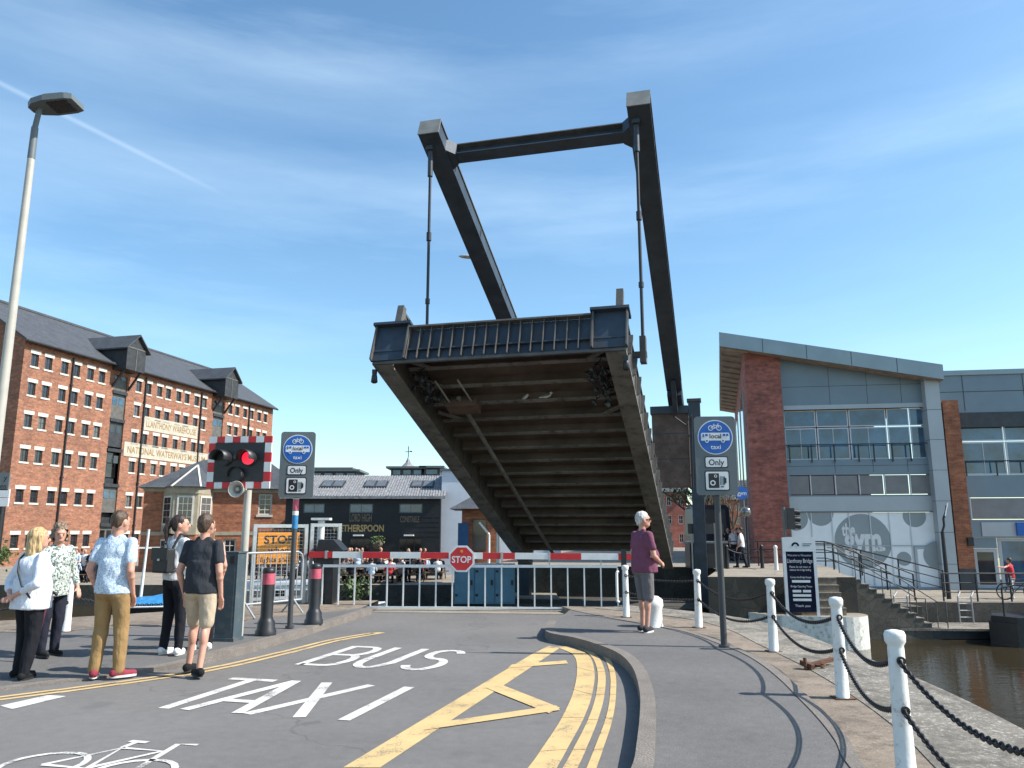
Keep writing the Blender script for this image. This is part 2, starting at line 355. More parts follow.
# ------------------------------------------------------------------ ground, water, road
WZ = -2.25; QZ = -1.2
struct(MB().add([(-400, -60, WZ), (400, -60, WZ), (400, 80, WZ), (-400, 80, WZ)], [(0, 1, 2, 3)], WATER), 'water')
quay_edge = [(-40, 9.5), (-14, 11.5), (-9, 13.4), (-6.6, 15.0), (-4.9, 17.2), (-2.9, 17.5), (2.3, 16.5), (3.2, 15.5), (4.0, 14.1), (4.27, 12.6), (4.25, 11), (4.2, 8.8), (3.92, 6.4), (3.3, 3.6), (3.0, 0), (3.0, -40)]
near = quay_edge + [(-40, -40)]
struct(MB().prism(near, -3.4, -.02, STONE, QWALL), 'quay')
struct(MB().add([(-9, -20, 0), (1.6, -20, 0), (1.6, 12, 0), (2.0, 16.45, 0), (-2.85, 17.1, 0), (-2.8, 15.0, 0), (-6, 11.5, 0), (-9, 11.0, 0)], [tuple(range(8))], ASPH), 'road')
# left pavement, kerb drops towards the left
kl = [(0, 691), (50, 685), (100, 679), (150, 672.5), (190, 667), (230, 658), (260, 650), (290, 641), (330, 628), (372, 614)]
kl = [g(-220, 716), g(-120, 705), g(-60, 698)] + [g(*p) for p in kl]
def lh(x, y): t = min(1, max(0, (y - 9.0) / 1.6)); return .025 + .085 * t * t * (3 - 2 * t)
def strip(line, wdt, sgn=1):
    out = []
    for i, p in enumerate(line):
        a_ = Vector(line[max(0, i - 1)]); b2 = Vector(line[min(len(line) - 1, i + 1)]); d = (b2 - a_).normalized(); n = Vector((-d.y, d.x)) * wdt * sgn
        out.append((p[0] + n.x, p[1] + n.y))
    return out
def smooth_line(pts, n=5):
    out = []
    P = [Vector(p) for p in pts]
    for i in range(len(P) - 1):
        a_, b2, c_, d_ = P[max(0, i - 1)], P[i], P[i + 1], P[min(len(P) - 1, i + 2)]
        for j in range(n):
            t = j / n
            q = .5 * ((2 * b2) + (-a_ + c_) * t + (2 * a_ - 5 * b2 + 4 * c_ - d_) * t * t + (-a_ + 3 * b2 - 3 * c_ + d_) * t ** 3)
            out.append((q.x, q.y))
    return out + [tuple(P[-1])]
kl = smooth_line(kl)
kli = strip(kl, .15)
def band(mb, A, B, zf, z0, m, gap=None):
    vs = []
    for a_, b2 in zip(A, B): vs += [(a_[0], a_[1], zf(*a_)), (b2[0], b2[1], zf(*b2)), (a_[0], a_[1], z0), (b2[0], b2[1], z0)]
    n = len(A); fs = []
    for i in range(n - 1):
        p = 4 * i; q = p + 4; fs += [(p, q, q + 1, p + 1), (p + 2, q + 2, q, p), (p + 1, q + 1, q + 3, p + 3)]
    return mb.add(vs, fs, m)
struct(band(MB(), kl, kli, lh, -.3, KERB), 'kerb')
def resample(line, n):
    P = [Vector(p) for p in line]; L = [0]
    for a_, b2 in zip(P, P[1:]): L.append(L[-1] + (b2 - a_).length)
    out = []; k = 0
    for i in range(n):
        d = L[-1] * i / (n - 1)
        while k < len(P) - 2 and L[k + 1] < d: k += 1
        t = (d - L[k]) / max(1e-6, L[k + 1] - L[k]); q = P[k].lerp(P[k + 1], min(1, t)); out.append((q.x, q.y))
    return out
pm = MB()
def sheet(mb, A, B, zf, m, dz=0):
    n = len(A); vs = []
    for a_, b2 in zip(A, B): vs += [(a_[0], a_[1], zf(*a_) + dz), (b2[0], b2[1], zf(*b2) + dz)]
    return mb.add(vs, [(2 * i, 2 * i + 2, 2 * i + 3, 2 * i + 1) for i in range(n - 1)], m)
bk_ = resample([(-14, 8.8), (-13, 9.8), (-9.2, 11.8), (-6.9, 12.45), (-5.4, 13.3), (-4.2, 14.3), (-3.5, 15.2), (-2.93, 16.0)], len(kli))
rows = [[tuple(Vector(p).lerp(Vector(q), t / 6)) for p, q in zip(kli, bk_)] for t in range(7)]
for A, B in zip(rows, rows[1:]): sheet(pm, A, B, lh, ASPH2, -.003)
struct(pm, 'pavement')
sm_ = MB(); back = [(-13, 9.8), (-9.2, 11.7), (-6.9, 12.35), (-5.4, 13.2), (-4.2, 14.2), (-3.5, 15.1), (-2.95, 15.9)]
edge = [(-14.0, 11.55), (-9.0, 13.45), (-6.62, 15.05), (-5.7, 16.2), (-4.85, 17.22), (-3.7, 17.4), (-2.9, 17.52)]
back = smooth_line(back); edge = smooth_line(edge)
sheet(sm_, back, edge, lambda x, y: .118, STONE)
for A, B in ((back, edge),):
    vs = []
    for p in A: vs += [(p[0], p[1], .118), (p[0], p[1], -.3)]
    sm_.add(vs, [(2 * i, 2 * i + 2, 2 * i + 3, 2 * i + 1) for i in range(len(A) - 1)], KERB)
    vs = []
    for p in B: vs += [(p[0], p[1], .118), (p[0], p[1], -3.3)]
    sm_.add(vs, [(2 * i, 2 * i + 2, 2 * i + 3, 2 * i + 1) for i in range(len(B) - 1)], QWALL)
struct(sm_, 'quay_coping')
# right footway
kr = [(546, 631), (575, 637.5), (600, 645), (620, 654), (633, 668), (639.5, 690), (640, 711), (637, 740), (631, 768)]
kr = [g(px, py, .13) for px, py in kr]; kr = [(.52, 14.0)] + [kr[0]] + kr[1:] + [(.50, 4.6), (.1, 3.4), (-.6, 1.5), (-1.2, -6)]
kr[0] = (.62, 13.6)
kr = smooth_line(kr); kri = strip(kr, .13, 1)
kmb = band(MB(), kr, kri, lambda x, y: .13, -.3, KERB)
struct(kmb, 'kerb')
pr_ = [(850, 768), (835, 741), (818, 719), (800, 700), (780, 680), (760, 664), (741, 653), (722, 645.5), (700, 637), (680, 631), (655, 626.5)]
pr_ = [g(px, py, .12) for px, py in pr_]
pr_ = smooth_line([(1.2, -6), (1.75, 2.5), (2.05, 4.2)] + pr_ + [(1.6, 14.2), (1.1, 15.4)])
flat = lambda z: (lambda x, y: z)
fw = MB()
poly = kri + pr_
fw.prism(poly, -.2, .122, ASPH2); struct(fw, 'footway')
edging = strip(pr_, .1, -1)
struct(band(MB(), pr_, edging, flat(.13), -.2, KERB), 'kerb')
qs = MB(); qo = [(3.02, -6), (3.02, 0), (3.32, 3.6), (3.94, 6.4), (4.22, 8.8), (4.27, 11), (4.29, 12.6), (4.02, 14.12), (3.22, 15.52), (2.32, 16.52)]
qi = strip(smooth_line(qo), .95, 1); qo = smooth_line(qo)
qs.prism(edging + [(1.0, 16.35), (2.2, 16.3)] + qi[::-1], -.2, .105, STONE); struct(qs, 'quay_paving')
struct(band(MB(), qi, qo, flat(.112), -3.3, COPE), 'quay_coping')
# apron just before the gate
struct(MB().add([(-2.78, 16.2, .006), (1.05, 15.75, .006), (2.0, 16.4, .006), (-2.82, 17.05, .006)], [(0, 1, 2, 3)], PLAZA), 'road_apron')

# road markings
def marks(name, polys, m, z=.004):
    mb = MB()
    for k, p in enumerate(polys): mb.add([(x, y, z + .0006 * (k % 5)) for x, y in p], [tuple(range(len(p)))], m)
    return struct(mb, name)
def gp(*pts): return [g(x, y) for x, y in pts]
def uv(u, v): return (u * math.sin(PSI) + v * math.cos(PSI), u * math.cos(PSI) - v * math.sin(PSI))
def thick(line, wd, closed=False):
    A = strip(line, wd / 2); B = strip(line, wd / 2, -1)
    return [[A[i], A[i + 1], B[i + 1], B[i]] for i in range(len(line) - 1)]
def letter(segs, u0, v0, h, wd, t=.12):
    out = []
    for line in segs:
        pts = [uv(u0 + b2 * h, v0 + a_ * wd) for a_, b2 in line]
        # stroke thick across the road, thin along it, as stretched road letters are
        out += thick(pts, t)
    return out
def arc(cx, cy, rx, ry, a0, a1, n=10): return [(cx + rx * math.cos(R(a0 + (a1 - a0) * i / n)), cy + ry * math.sin(R(a0 + (a1 - a0) * i / n))) for i in range(n + 1)]
LET = {'T': [[(.5, 0), (.5, .93)], [(0, .965), (1, .965)]], 'A': [[(.04, 0), (.5, 1)], [(.96, 0), (.5, 1)], [(.2, .3), (.8, .3)]],
       'X': [[(.05, 0), (.95, 1)], [(.95, 0), (.05, 1)]], 'I': [[(.5, 0), (.5, 1)]],
       'B': [[(.06, 0), (.06, 1)], [(.06, .97), (.6, .97)] + arc(.6, .75, .3, .22, 90, -90) + [(.06, .53)], [(.6, .53)] + arc(.6, .28, .34, .25, 90, -90) + [(.06, .03)]],
       'U': [[(.06, 1), (.06, .35)] + arc(.5, .33, .44, .3, 180, 360) + [(.94, 1)]],
       'S': [arc(.5, .75, .38, .22, 20, 270, 14) + arc(.5, .28, .4, .25, 90, -160, 14)]}
P = []
for ch, v0, wd in (('T', -5.32, .56), ('A', -4.84, .6), ('X', -4.2, .58), ('I', -3.5, .56)): P += letter(LET[ch], 6.56, v0, 1.5, wd, .115)
for ch, v0, wd in (('B', -5.08, .52), ('U', -4.44, .46), ('S', -3.83, .5)): P += letter(LET[ch], 9.0, v0, 1.6, wd, .115)
mb = MB()
for k, p in enumerate(P): mb.add([(x, y, .004 + .0006 * (k % 5)) for x, y in p], [(0, 1, 2, 3)], WPAINT)
struct(mb, 'road_lettering')
def pl2(pts): return [uv(*q) for q in pts]
P = []
bu, bv = 4.72, -4.72
def bk(*pts): return [uv(bu + b2, bv + a_) for a_, b2 in pts]
for c_ in ((.05, .12), (.78, .12)):
    P += thick(bk(*arc(c_[0], c_[1], .27, .30, 0, 360, 20)), .05)
P += thick(bk((.05, .12), (.28, .62), (.42, .12), (.05, .12)), .05) + thick(bk((.28, .62), (.64, .62), (.42, .12)), .05) + thick(bk((.78, .12), (.62, .82), (.78, .84)), .05) + thick(bk((.2, .8), (.36, .8)), .06) + thick(bk((.28, .62), (.27, .8)), .05)
mb = MB()
for k, p in enumerate(P): mb.add([(x, y, .004 + .0006 * (k % 5)) for x, y in p], [(0, 1, 2, 3)], WPAINT)
struct(mb, 'cycle_marking')
marks('road_dash', [gp((0, 706), (48, 695.5), (66, 696.5), (12, 709.5))], WPAINT)
dl1 = smooth_line(gp((-220, 725), (-120, 714), (-60, 707), (0, 700), (60, 692.5), (120, 684.5), (180, 676), (230, 667), (290, 653), (340, 640.5), (378, 634)))
P = thick(dl1, .075) + thick(strip(dl1, .15), .075)
e0 = dl1[-1]; e1 = strip(dl1, .15)[-1]; P += [[(e0[0], e0[1]), (e0[0] + .1, e0[1] + .12), (e1[0] + .1, e1[1] + .12), e1]]
marks('double_yellow_line', P, YPAINT)
P = [gp((343, 768), (531, 655), (549, 646), (560, 648), (549, 655.5), (380, 768))]
marks('yellow_box_edge', P, YPAINT)
marks('yellow_box_hatch', [gp((512, 665), (566, 661), (568, 664), (508, 668.5)), gp((498, 684), (486, 688.5), (549, 714), (560, 708.5)), gp((434, 724), (556, 706), (560, 711), (424, 731))], YPAINT, .0075)
bigc = smooth_line(gp((556, 647), (573, 655), (577, 668), (574, 690), (562, 718), (540, 752), (527, 770)))
wide = smooth_line(gp((568, 646.5), (588, 655), (594.5, 672), (592, 695), (584, 718), (567, 750), (556, 770)))
marks('yellow_curve', [[bigc[i], bigc[i + 1], wide[i + 1], wide[i]] for i in range(len(bigc) - 1)] , YPAINT)
c1 = smooth_line(gp((574, 647), (590.5, 655.5), (597.5, 672), (596, 695), (588, 720), (573, 750), (562, 770)))
c2 = smooth_line(gp((580, 646.5), (597, 655.5), (605, 672), (604.5, 695), (598, 720), (586, 750), (577, 770)))
c3 = smooth_line(gp((581, 645.5), (601, 655), (609.5, 672), (610, 695), (606, 718), (594, 750), (586, 770)))
c4 = smooth_line(gp((586, 645), (606, 654), (615, 672), (616, 695), (612.5, 720), (603, 750), (596, 770)))
marks('double_yellow_line', [[c1[i], c1[i + 1], c2[i + 1], c2[i]] for i in range(len(c1) - 1)] + [[c3[i], c3[i + 1], c4[i + 1], c4[i]] for i in range(len(c3) - 1)], YPAINT)

# far banks
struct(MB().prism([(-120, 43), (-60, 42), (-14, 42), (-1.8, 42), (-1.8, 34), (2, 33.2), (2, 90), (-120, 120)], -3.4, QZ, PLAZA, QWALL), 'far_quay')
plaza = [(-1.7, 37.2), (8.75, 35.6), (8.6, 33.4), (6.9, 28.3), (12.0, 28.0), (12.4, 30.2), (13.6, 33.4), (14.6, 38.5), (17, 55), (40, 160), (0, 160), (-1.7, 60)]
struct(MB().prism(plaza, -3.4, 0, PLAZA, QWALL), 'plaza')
struct(MB().prism([(12.3, 32.2), (60, 30.5), (60, 60), (12.3, 60)], -3.4, QZ, PLAZA, RUBBLE), 'lower_quay')
nose = [(8.2, 28.3), (9.0, 27.0)] + [(11.1 + .95 * math.cos(R(a_)), 27.6 + .95 * math.sin(R(a_))) for a_ in range(-110, 31, 14)] + [(12.1, 29.4), (8.4, 29.4)]
tag(MB().prism(nose, -3.4, QZ - .004, PLAZA, WHITEWALL).build('landing_stage'), 'rounded stone landing with whitewashed canal side in front of the navy board', 'landing')
struct(MB().add([(-3000, 85, -1.3), (3000, 85, -1.3), (3000, 5000, -1.3), (-3000, 5000, -1.3)], [(0, 1, 2, 3)], GROUNDM), 'ground')

# ------------------------------------------------------------------ lifting bridge (local x across, y along the deck away from us)
BL, BW, BA, BD = 17.08, 6.54, R(19.87), 1.2
VC = -1.95 - BW / 2
U0 = 34.28
hx, hy = uv(U0, VC)
bridge = thing('lifting_bridge', 'raised dark steel lifting road bridge with ribbed underside and two overhead balance beams', 'bridge', (hx, hy, 0), -PSI)
ca, sa = math.cos(BA), math.sin(BA)
leafR = Matrix(((1, 0, 0), (0, ca, sa), (0, -sa, ca)))      # leaf x, leaf y (towards hinge), leaf normal
def LP(x, t, d): return Vector((x, -t * ca + d * sa, t * sa + d * ca))
hw = BW / 2
def lbox(mb, x0, x1, t0, t1, d0, d1, m): return mb.box(LP((x0 + x1) / 2, (t0 + t1) / 2, (d0 + d1) / 2), (x1 - x0, t1 - t0, d1 - d0), m, Matrix(((1, 0, 0), (0, ca, sa), (0, -sa, ca))))
d_ = MB(); lbox(d_, -hw + .43, hw - .43, .05, BL - .12, .78, .95, UNDER)
deck = d_.build('deck', bridge)
s_ = MB(); lbox(s_, -hw + .45, hw - .45, .05, BL - .12, .952, 1.0, ASPH2); s_.build('road_surface', deck)
for sx in (-1, 1):
    gd = MB(); x0, x1 = (-hw, -hw + .5) if sx < 0 else (hw - .5, hw)
    lbox(gd, x0, x1, 0, BL, 0, .05, UNDERB)                       # bottom flange
    lbox(gd, x0 + .05, x1 - .05, 0, BL - .02, .05, 1.01, STEELTOP)      # web
    lbox(gd, x0, x1, 0, BL - .03, 1.01, 1.06, STEELTOP)           # top flange
    for k in range(17):
        t = .5 + k * (BL - .8) / 16
        lbox(gd, x0 + .02, x1 - .02, t - .02, t + .02, .05, 1.01, STEELTOP)
    go = gd.build('girder', deck)
    for k in range(16):
        t = .9 + k * (BL - 1.6) / 15; br = MB()
        br.extr([(0, .02), (.09, .08), (.13, .5), (.13, .6), (0, .6)] if sx > 0 else [(0, .02), (0, .6), (-.13, .6), (-.13, .5), (-.09, .08)], LP(sx * (hw - .049), t, .3), X, LP(0, 0, 1), LP(0, .05, 0), STEELTOP)
        br.build('stiffener', go)
for k in range(16):
    t = .9 + k * (BL - 2.0) / 15
    cb = MB(); lbox(cb, -hw + .52, hw - .52, t - .08, t + .08, .50, .53, UNDERB); lbox(cb, -hw + .5, hw - .5, t - .02, t + .02, .53, .78, UNDER)
    if k in (12, 13, 14, 15):
        for sx in (-1, 1): cb.bar(LP(sx * (hw - 1.15), t, .52), LP(sx * (hw - .5), t + .55, .52), .12, .06, UNDERB, up=(0, .3, 1))
    cb.build('cross_beam', deck)
ef = MB(); tF = BL
lbox(ef, -hw, hw, tF + .002, tF + .06, .0, .08, STEELTOP); lbox(ef, -hw, hw, tF + .002, tF + .03, .08, 1.0, DARKBLUE)
lbox(ef, -hw + .02, hw - .02, tF + .032, tF + .12, .34, .38, DARKBLUE)
for k in range(17):
    x = -hw + .93 + k * (BW - 1.78) / 16
    lbox(ef, x - .009, x + .009, tF + .032, tF + .16, .08, 1.0, STEELTOP)
lbox(ef, -hw + .93, hw - .85, tF + .032, tF + .2, 1.0, 1.05, STEELTOP)
for x0, x1 in ((-hw - .05, -hw + .92), (hw - .84, hw + .05)):
    lbox(ef, x0, x1, tF + .032, tF + .1, .082, 1.1, DARKBLUE); lbox(ef, x0 - .04, x1 + .03, tF - .25, tF + .26, 1.102, 1.18, DARKBLUE)
    for xx in (x0 + .03, x1 - .03): lbox(ef, xx - .02, xx + .02, tF + .101, tF + .2, .082, 1.1, STEELTOP)
ef.build('end_plate', deck)
pp = MB(); pp.tube(LP(-hw + 1.55, .6, .3), LP(-hw + 1.55, BL - 2.4, .3), .07, UNDERB, n=8); pp.build('service_pipe', deck)
jb = MB(); lbox(jb, -hw + 1.15, -hw + 2.05, BL - 3.0, BL - 2.5, .1, .34, RUST)
for xx in (-hw + 1.25, -hw + 1.9): jb.tube(LP(xx, BL - 2.5, .25), LP(xx - .1, BL - 1.5, .35), .03, GALV, n=6)
jb.build('junction_box', deck)
for sx in (-1, 1):       # bundles of loose hanging cable at the two front corners
    cbm = MB(); rnd = random.Random(3 + sx)
    for k in range(46):
        p = Vector((sx * (hw - .62 - rnd.random() * .45), BL - 1.0 - rnd.random() * 1.7, .55 - rnd.random() * .45))
        q = p + Vector((rnd.uniform(-.12, .12), rnd.uniform(-.2, .2), rnd.uniform(-.25, .1))); r = q + Vector((rnd.uniform(-.1, .1), rnd.uniform(-.1, .1), rnd.uniform(-.15, .15)))
        cbm.path([LP(*p), LP(*q), LP(*r)], .02, HULLD if k % 3 else CABGREY, 5)
        if k % 3 == 0: cbm.sph(LP(*q), (.07, .05, .08), CABGREY if k % 2 else HULLD, 6, 5)
    cbm.build('cable_bundle', deck)
    lt = MB(); xx = sx * (hw - .02); c0 = LP(xx, BL - .12, -.12)
    lt.box(c0, (.1, .1, .12), BLACK); lt.lathe([(.04, 0), (.07, -.06), (.09, -.24), (.05, -.27)], BLACK, c0 - Vector((0, 0, .03)), 10); lt.build('navigation_lamp', deck)
    # parapet: end post, posts, rails
    pr2 = MB(); px = sx * (hw - .25)
    for k in range(12):
        t = .6 + k * (BL - 1.1) / 11; lbox(pr2, px - .06, px + .06, t - .06, t + .06, 1.18, 2.15, STEELTOP)
    for d0 in (1.5, 1.8, 2.1): lbox(pr2, px - .035, px + .035, .6, BL - .45, d0, d0 + .07, STEELTOP)
    lbox(pr2, px - .09, px + .09, BL - .62, BL - .42, 1.0, 2.2, STEELTOP)
    pr2.bar(LP(px, BL - .5, 2.15), LP(px, BL - 1.9, 1.1), .12, .1, STEELTOP); pr2.bar(LP(px, BL - .5, 1.6), LP(px, BL - 1.2, 1.1), .12, .08, STEELTOP)
    pr2.build('parapet', deck)
# balance beams
VB = (-7.66 - VC, -1.6 - VC); UPV, ZPV = 34.5 - U0, 7.35; UT, ZT = 19.75 - U0, 13.2
bd = Vector((0, UT - UPV, ZT - ZPV)); bl = bd.length; bdn = bd.normalized(); bup = Vector((1, 0, 0)).cross(bdn); bup = -bup if bup.z < 0 else bup
for i, xb in enumerate(VB):
    M = MB(); o = Vector((xb, UPV, ZPV)); rot = Matrix((X, bdn, bup)).transposed()
    def bb(x0, x1, a0, a1, d0, d1, m): M.box(o + X * (x0 + x1) / 2 + bdn * (a0 + a1) / 2 + bup * (d0 + d1) / 2, (x1 - x0, a1 - a0, d1 - d0), m, rot)
    bb(-.315, .315, 1.0, bl, -.27, -.23, DARKBLUE); bb(-.32, .32, 1.0, bl, .23, .27, STEELTOP); bb(-.285, .285, 1.0, bl - .02, -.23, .23, DARKBLUE); bb(-.30, .30, -2.6, .999, -.5, .45, DARKBLUE)
    bb(-.325, .325, bl + .002, bl + .03, -.28, .28, mat('beam_end_grey', (.2, .2, .19), .6, var=.2))
    for k in range(5): bb(-.31, .31, 2.6 + k * 2.9, 2.63 + k * 2.9, -.232, .232, DARKBLUE)
    bo = M.build('balance_beam', bridge)
    # gusset at heel
    G = MB(); G.extr([(.2, -1.0), (1.9, -.36), (1.9, -.3), (-.2, -.3)], o + X * (-.1), bdn, bup, X * .2, DARKBLUE); G.build('heel_bracket', bo)
    # rod
    T = MB(); xr = xb; tt = BL - 1.7
    low = LP(0, tt, 1.1); ta = (low.y - UPV) / bdn.y; top = o + bdn * ta - bup * .27; lowv = Vector((xb, low.y, low.z - .3)); top = Vector((xb, low.y, top.z)); lowv.x -= .12; top.x -= .12
    T.tube(lowv, top, .045, BLACK, n=8)
    for z0, z1, r in ((.0, .9, .08), (2.6, 2.9, .075), (4.6, 4.8, .07)): T.tube(top - Vector((0, 0, z0 + .05)), top - Vector((0, 0, z1)), r, BLACK if z0 else DARKBLUE, n=8)
    T.box(top + Vector((0, 0, .05)), (.22, .3, .3), DARKBLUE); T.box(lowv + Vector((0, 0, .3)), (.16, .35, .7), STEELTOP)
    if i: T.box(Vector(((hw - .35 + xb) / 2, low.y, low.z - .12)), (xb - hw + .3, .22, .14), STEELTOP)
    T.build('hanger_rod', bridge)
    # tower
    W = MB(); sg = 1 if i else -1
    W.b2((xb + sg * .78 - .25, UPV - .25, -3.4), (xb + sg * .78 + .25, UPV + .25, ZPV - .25), DARKBLUE)
    W.b2((xb + sg * .78 - .3, UPV - .3, ZPV - .25), (xb + sg * .78 + .3, UPV + .3, ZPV - .13), STEELTOP)
    for k in range(4): W.b2((xb + sg * .78 - .27, UPV - .27, .5 + k * 1.7), (xb + sg * .78 + .27, UPV + .27, .54 + k * 1.7), DARKBLUE)
    to = W.build('tower', bridge)
    B = MB(); B.b2((xb - sg * 1.05 if sg > 0 else xb - .5, UPV - .2, ZPV - 3.9), (xb + .5 if sg > 0 else xb + 1.05, UPV + 1.0, ZPV - .75), RUST)
    for zz in (1.6, 2.7): B.b2((xb - 1.06, UPV - .215, ZPV - zz - .03), (xb + 1.06 if sg < 0 else xb + .51, UPV - .2, ZPV - zz), DARKBLUE) if sg > 0 else None
    B.b2((xb - 1.1, UPV - .3, ZPV - .748), (xb + 1.1 if sg < 0 else xb + .52, UPV + 1.05, ZPV - .42), DARKBLUE)
    B.build('counterweight_box', to)
    C = MB(); C.path([(xb + sg * .3, UPV - .35, ZPV - .2), (xb - sg * .1, UPV - .5, ZPV - .9), (xb + sg * .4, UPV - .45, ZPV - 1.3), (xb + sg * .66, UPV - .32, ZPV - .8), (xb + sg * .6, UPV - .32, ZPV - 4)], .03, BLACK, 6); C.build('cable', to)
M = MB(); o0 = Vector((VB[0] + .24, UPV, ZPV)) + bdn * (bl - 1.1); o1 = Vector((VB[1] - .24, UPV, ZPV)) + bdn * (bl - 1.1); rot = Matrix((X, bdn, bup)).transposed(); c = (o0 + o1) / 2; wd = (o1 - o0).length
M.box(c - bup * .18, (wd, .4, .04), DARKBLUE, rot); M.box(c + bup * .01, (wd, .05, .34), DARKBLUE, rot); M.box(c + bup * .2, (wd, .4, .04), STEELTOP, rot)
for e, sg in ((o0, 1), (o1, -1)): M.extr([(0, -.45), (.3, -.2), (.3, .2), (0, .45)] if sg > 0 else [(0, -.45), (0, .45), (-.3, .2), (-.3, -.2)], e - bup * .23, X, bdn, bup * .46, DARKBLUE)
M.build('tie_beam', bridge)
# gulls on the cross beam
for k, (px, py, lab) in enumerate(((522, 388, 'white gull crouching on the bridge cross beam, the smaller of the two'), (535.5, 386.5, 'white gull standing on the bridge cross beam with grey wings, the larger of the two'))):
    t_ = .9 + 13 * (BL - 2.0) / 15
    xx = k * .62 + .05
    p = bridge.matrix_basis if False else None
    q = LP(xx, t_ + .06, .50)
    wq = Vector((hx, hy, 0)) + Matrix.Rotation(-PSI, 3, 'Z') @ q
    gl = thing('gull', lab, 'gull', wq + Vector((0, -.12, -.02)), R(-60 + 50 * k), 'gulls under the bridge'); gl.scale = (.75, .75, .8)
    bm_ = MB(); bm_.sph((0, 0, .13), (.18, .07, .075), HULLW, 12, 8, Matrix.Rotation(R(-14), 3, 'Y')); bm_.sph((.16, 0, .23 - .06 * (1 - k)), (.055, .045, .05), HULLW, 10, 7); bm_.tube((.1, 0, .16), (.15, 0, .21 - .05 * (1 - k)), .05, HULLW, .04, 8)
    bm_.tube((-.14, 0, .1), (-.3, 0, .07), .045, HULLW, .015, 6); bm_.tube((0, .02, 0), (0, .02, .08), .008, ORANGE, n=5); bm_.tube((0, -.02, 0), (0, -.02, .08), .008, ORANGE, n=5); bm_.build('body', gl)
    wg = MB()
    for sy in (-1, 1): wg.sph((-.05, sy * .06, .15), (.19, .02, .05), SIGNGREY, 8, 6, Matrix.Rotation(R(-10), 3, 'Y'))
    wg.build('wing', gl); bk2 = MB(); bk2.tube((.21, 0, .225 - .06 * (1 - k)), (.26, 0, .215 - .06 * (1 - k)), .012, ORANGE, .004, 6); bk2.build('beak', gl)
# abutment pit machinery and pier seen dark under the leaf
pm_ = MB(); px0, py0 = uv(33.2, -9.6); pm_.prism([uv(31.6, -9.4), uv(31.6, -1.0), uv(33.6, -.2), uv(38.5, -.2), uv(38.5, -9.4)], -3.4, -1.35, QWALL)
tag(pm_.build('bridge_pier'), 'dark stone pier in the water under the bridge hinge', 'pier')

# ------------------------------------------------------------------ street furniture near the barrier
def frame_dir(p, q): d = Vector((q[0] - p[0], q[1] - p[1], 0)); return math.atan2(d.y, d.x)
# barrier: local x along boom
BO = Vector((-4.05, 16.55, 0)); BE = Vector((2.85, 16.2, 0)); brz = frame_dir(BO, BE)
bar = thing('road_barrier', 'closed red and white barrier boom with hanging white railing across the road', 'barrier', BO, brz)
BLn = (BE - BO).length; bx = lambda px: (at(px, 555, 16.4)[0] - BO.x) / math.cos(brz)
zb = lambda x: 1.117 - .035 * x / BLn
segs = [(307.4, 331.6, 0), (331.6, 361, 1), (361, 390, 0), (390, 420.7, 1), (420.7, 449, 0), (449, 483, 1), (483, 515, 0), (515, 548, 1), (548, 580.6, 0), (580.6, 617, 1), (617, 650, 0)]
M = MB()
for a_, b2, k in segs: M.bar((bx(a_), 0, zb(bx(a_))), (bx(b2), 0, zb(bx(b2))), .08, .125, REFW if k else RED)
boom = M.build('boom', bar)
M = MB()
for a_ in (325, 361, 502, 549): M.b2((bx(a_) - .025, -.047, zb(bx(a_)) - .075), (bx(a_) + .025, .047, zb(bx(a_)) + .08), GALV)
M.build('boom_clip', boom)
M = MB(); xa, xb_ = bx(322), bx(616)
M.b2((xa, -.025, .865), (xb_, .025, .92), REFW); M.b2((bx(336), -.02, .05), (xb_, .02, .09), REFW)
n = 19
for k in range(n):
    x = xa + (xb_ - xa) * k / (n - 1); M.b2((x - .014, -.014, .091 if k else .05), (x + .014, .014, .864), REFW)
for a_ in (361, 410, 502, 549, 600): M.b2((bx(a_) - .012, -.012, .92), (bx(a_) + .012, .012, 1.05), GALV)
M.build('hanging_railing', bar)
M = MB(); sx_ = bx(462); sc = Vector((sx_, -.07, zb(sx_) - .06)); oc = lambda r: [(r * math.cos(R(22.5 + 45 * i)), r * math.sin(R(22.5 + 45 * i))) for i in range(8)]
M.extr(oc(.285), sc, X, Z, Y_ * .02, SIGNWHITE); M.extr(oc(.245), sc - Y_ * .004, X, Z, Y_ * .003, RED); M.text('STOP', sc - Y_ * .006 - Z * .01, X, Z, Y_, .135, SIGNWHITE, .40, bold=.02)
M.disc(sc - Y_ * .007 + Z * .15, .03, X, Z, Y_ * .003, ORANGE, 12); M.build('stop_sign', bar)
h0, h1 = bx(313), bx(331); M = MB(); M.b2((h0, .09, 0), (h1, .55, 1.08), BLACK); M.extr([(h0 - .02, 1.08), (h1 + .02, 1.08), (h1 + .2, 1.2), (h1 - .02, 1.42), (h0 + .04, 1.42)], (0, .08, 0), X, Z, Y_ * .5, BLACK); M.build('drive_housing', bar)
M = MB(); xx = bx(622.5); M.b2((xx - .05, -.06, .0), (xx + .05, .06, 1.22), BLACK); M.b2((xx - .14, -.08, 0), (xx + .14, .14, .06), BLACK); M.build('rest_post', bar)
M = MB(); M.path([(xx - .12, -.08, .2), (xx - .16, -.1, .22), (xx - .16, -.1, .78), (xx - .12, -.08, .8)], .025, WHITE, 8); M.build('latch_handle', bar)

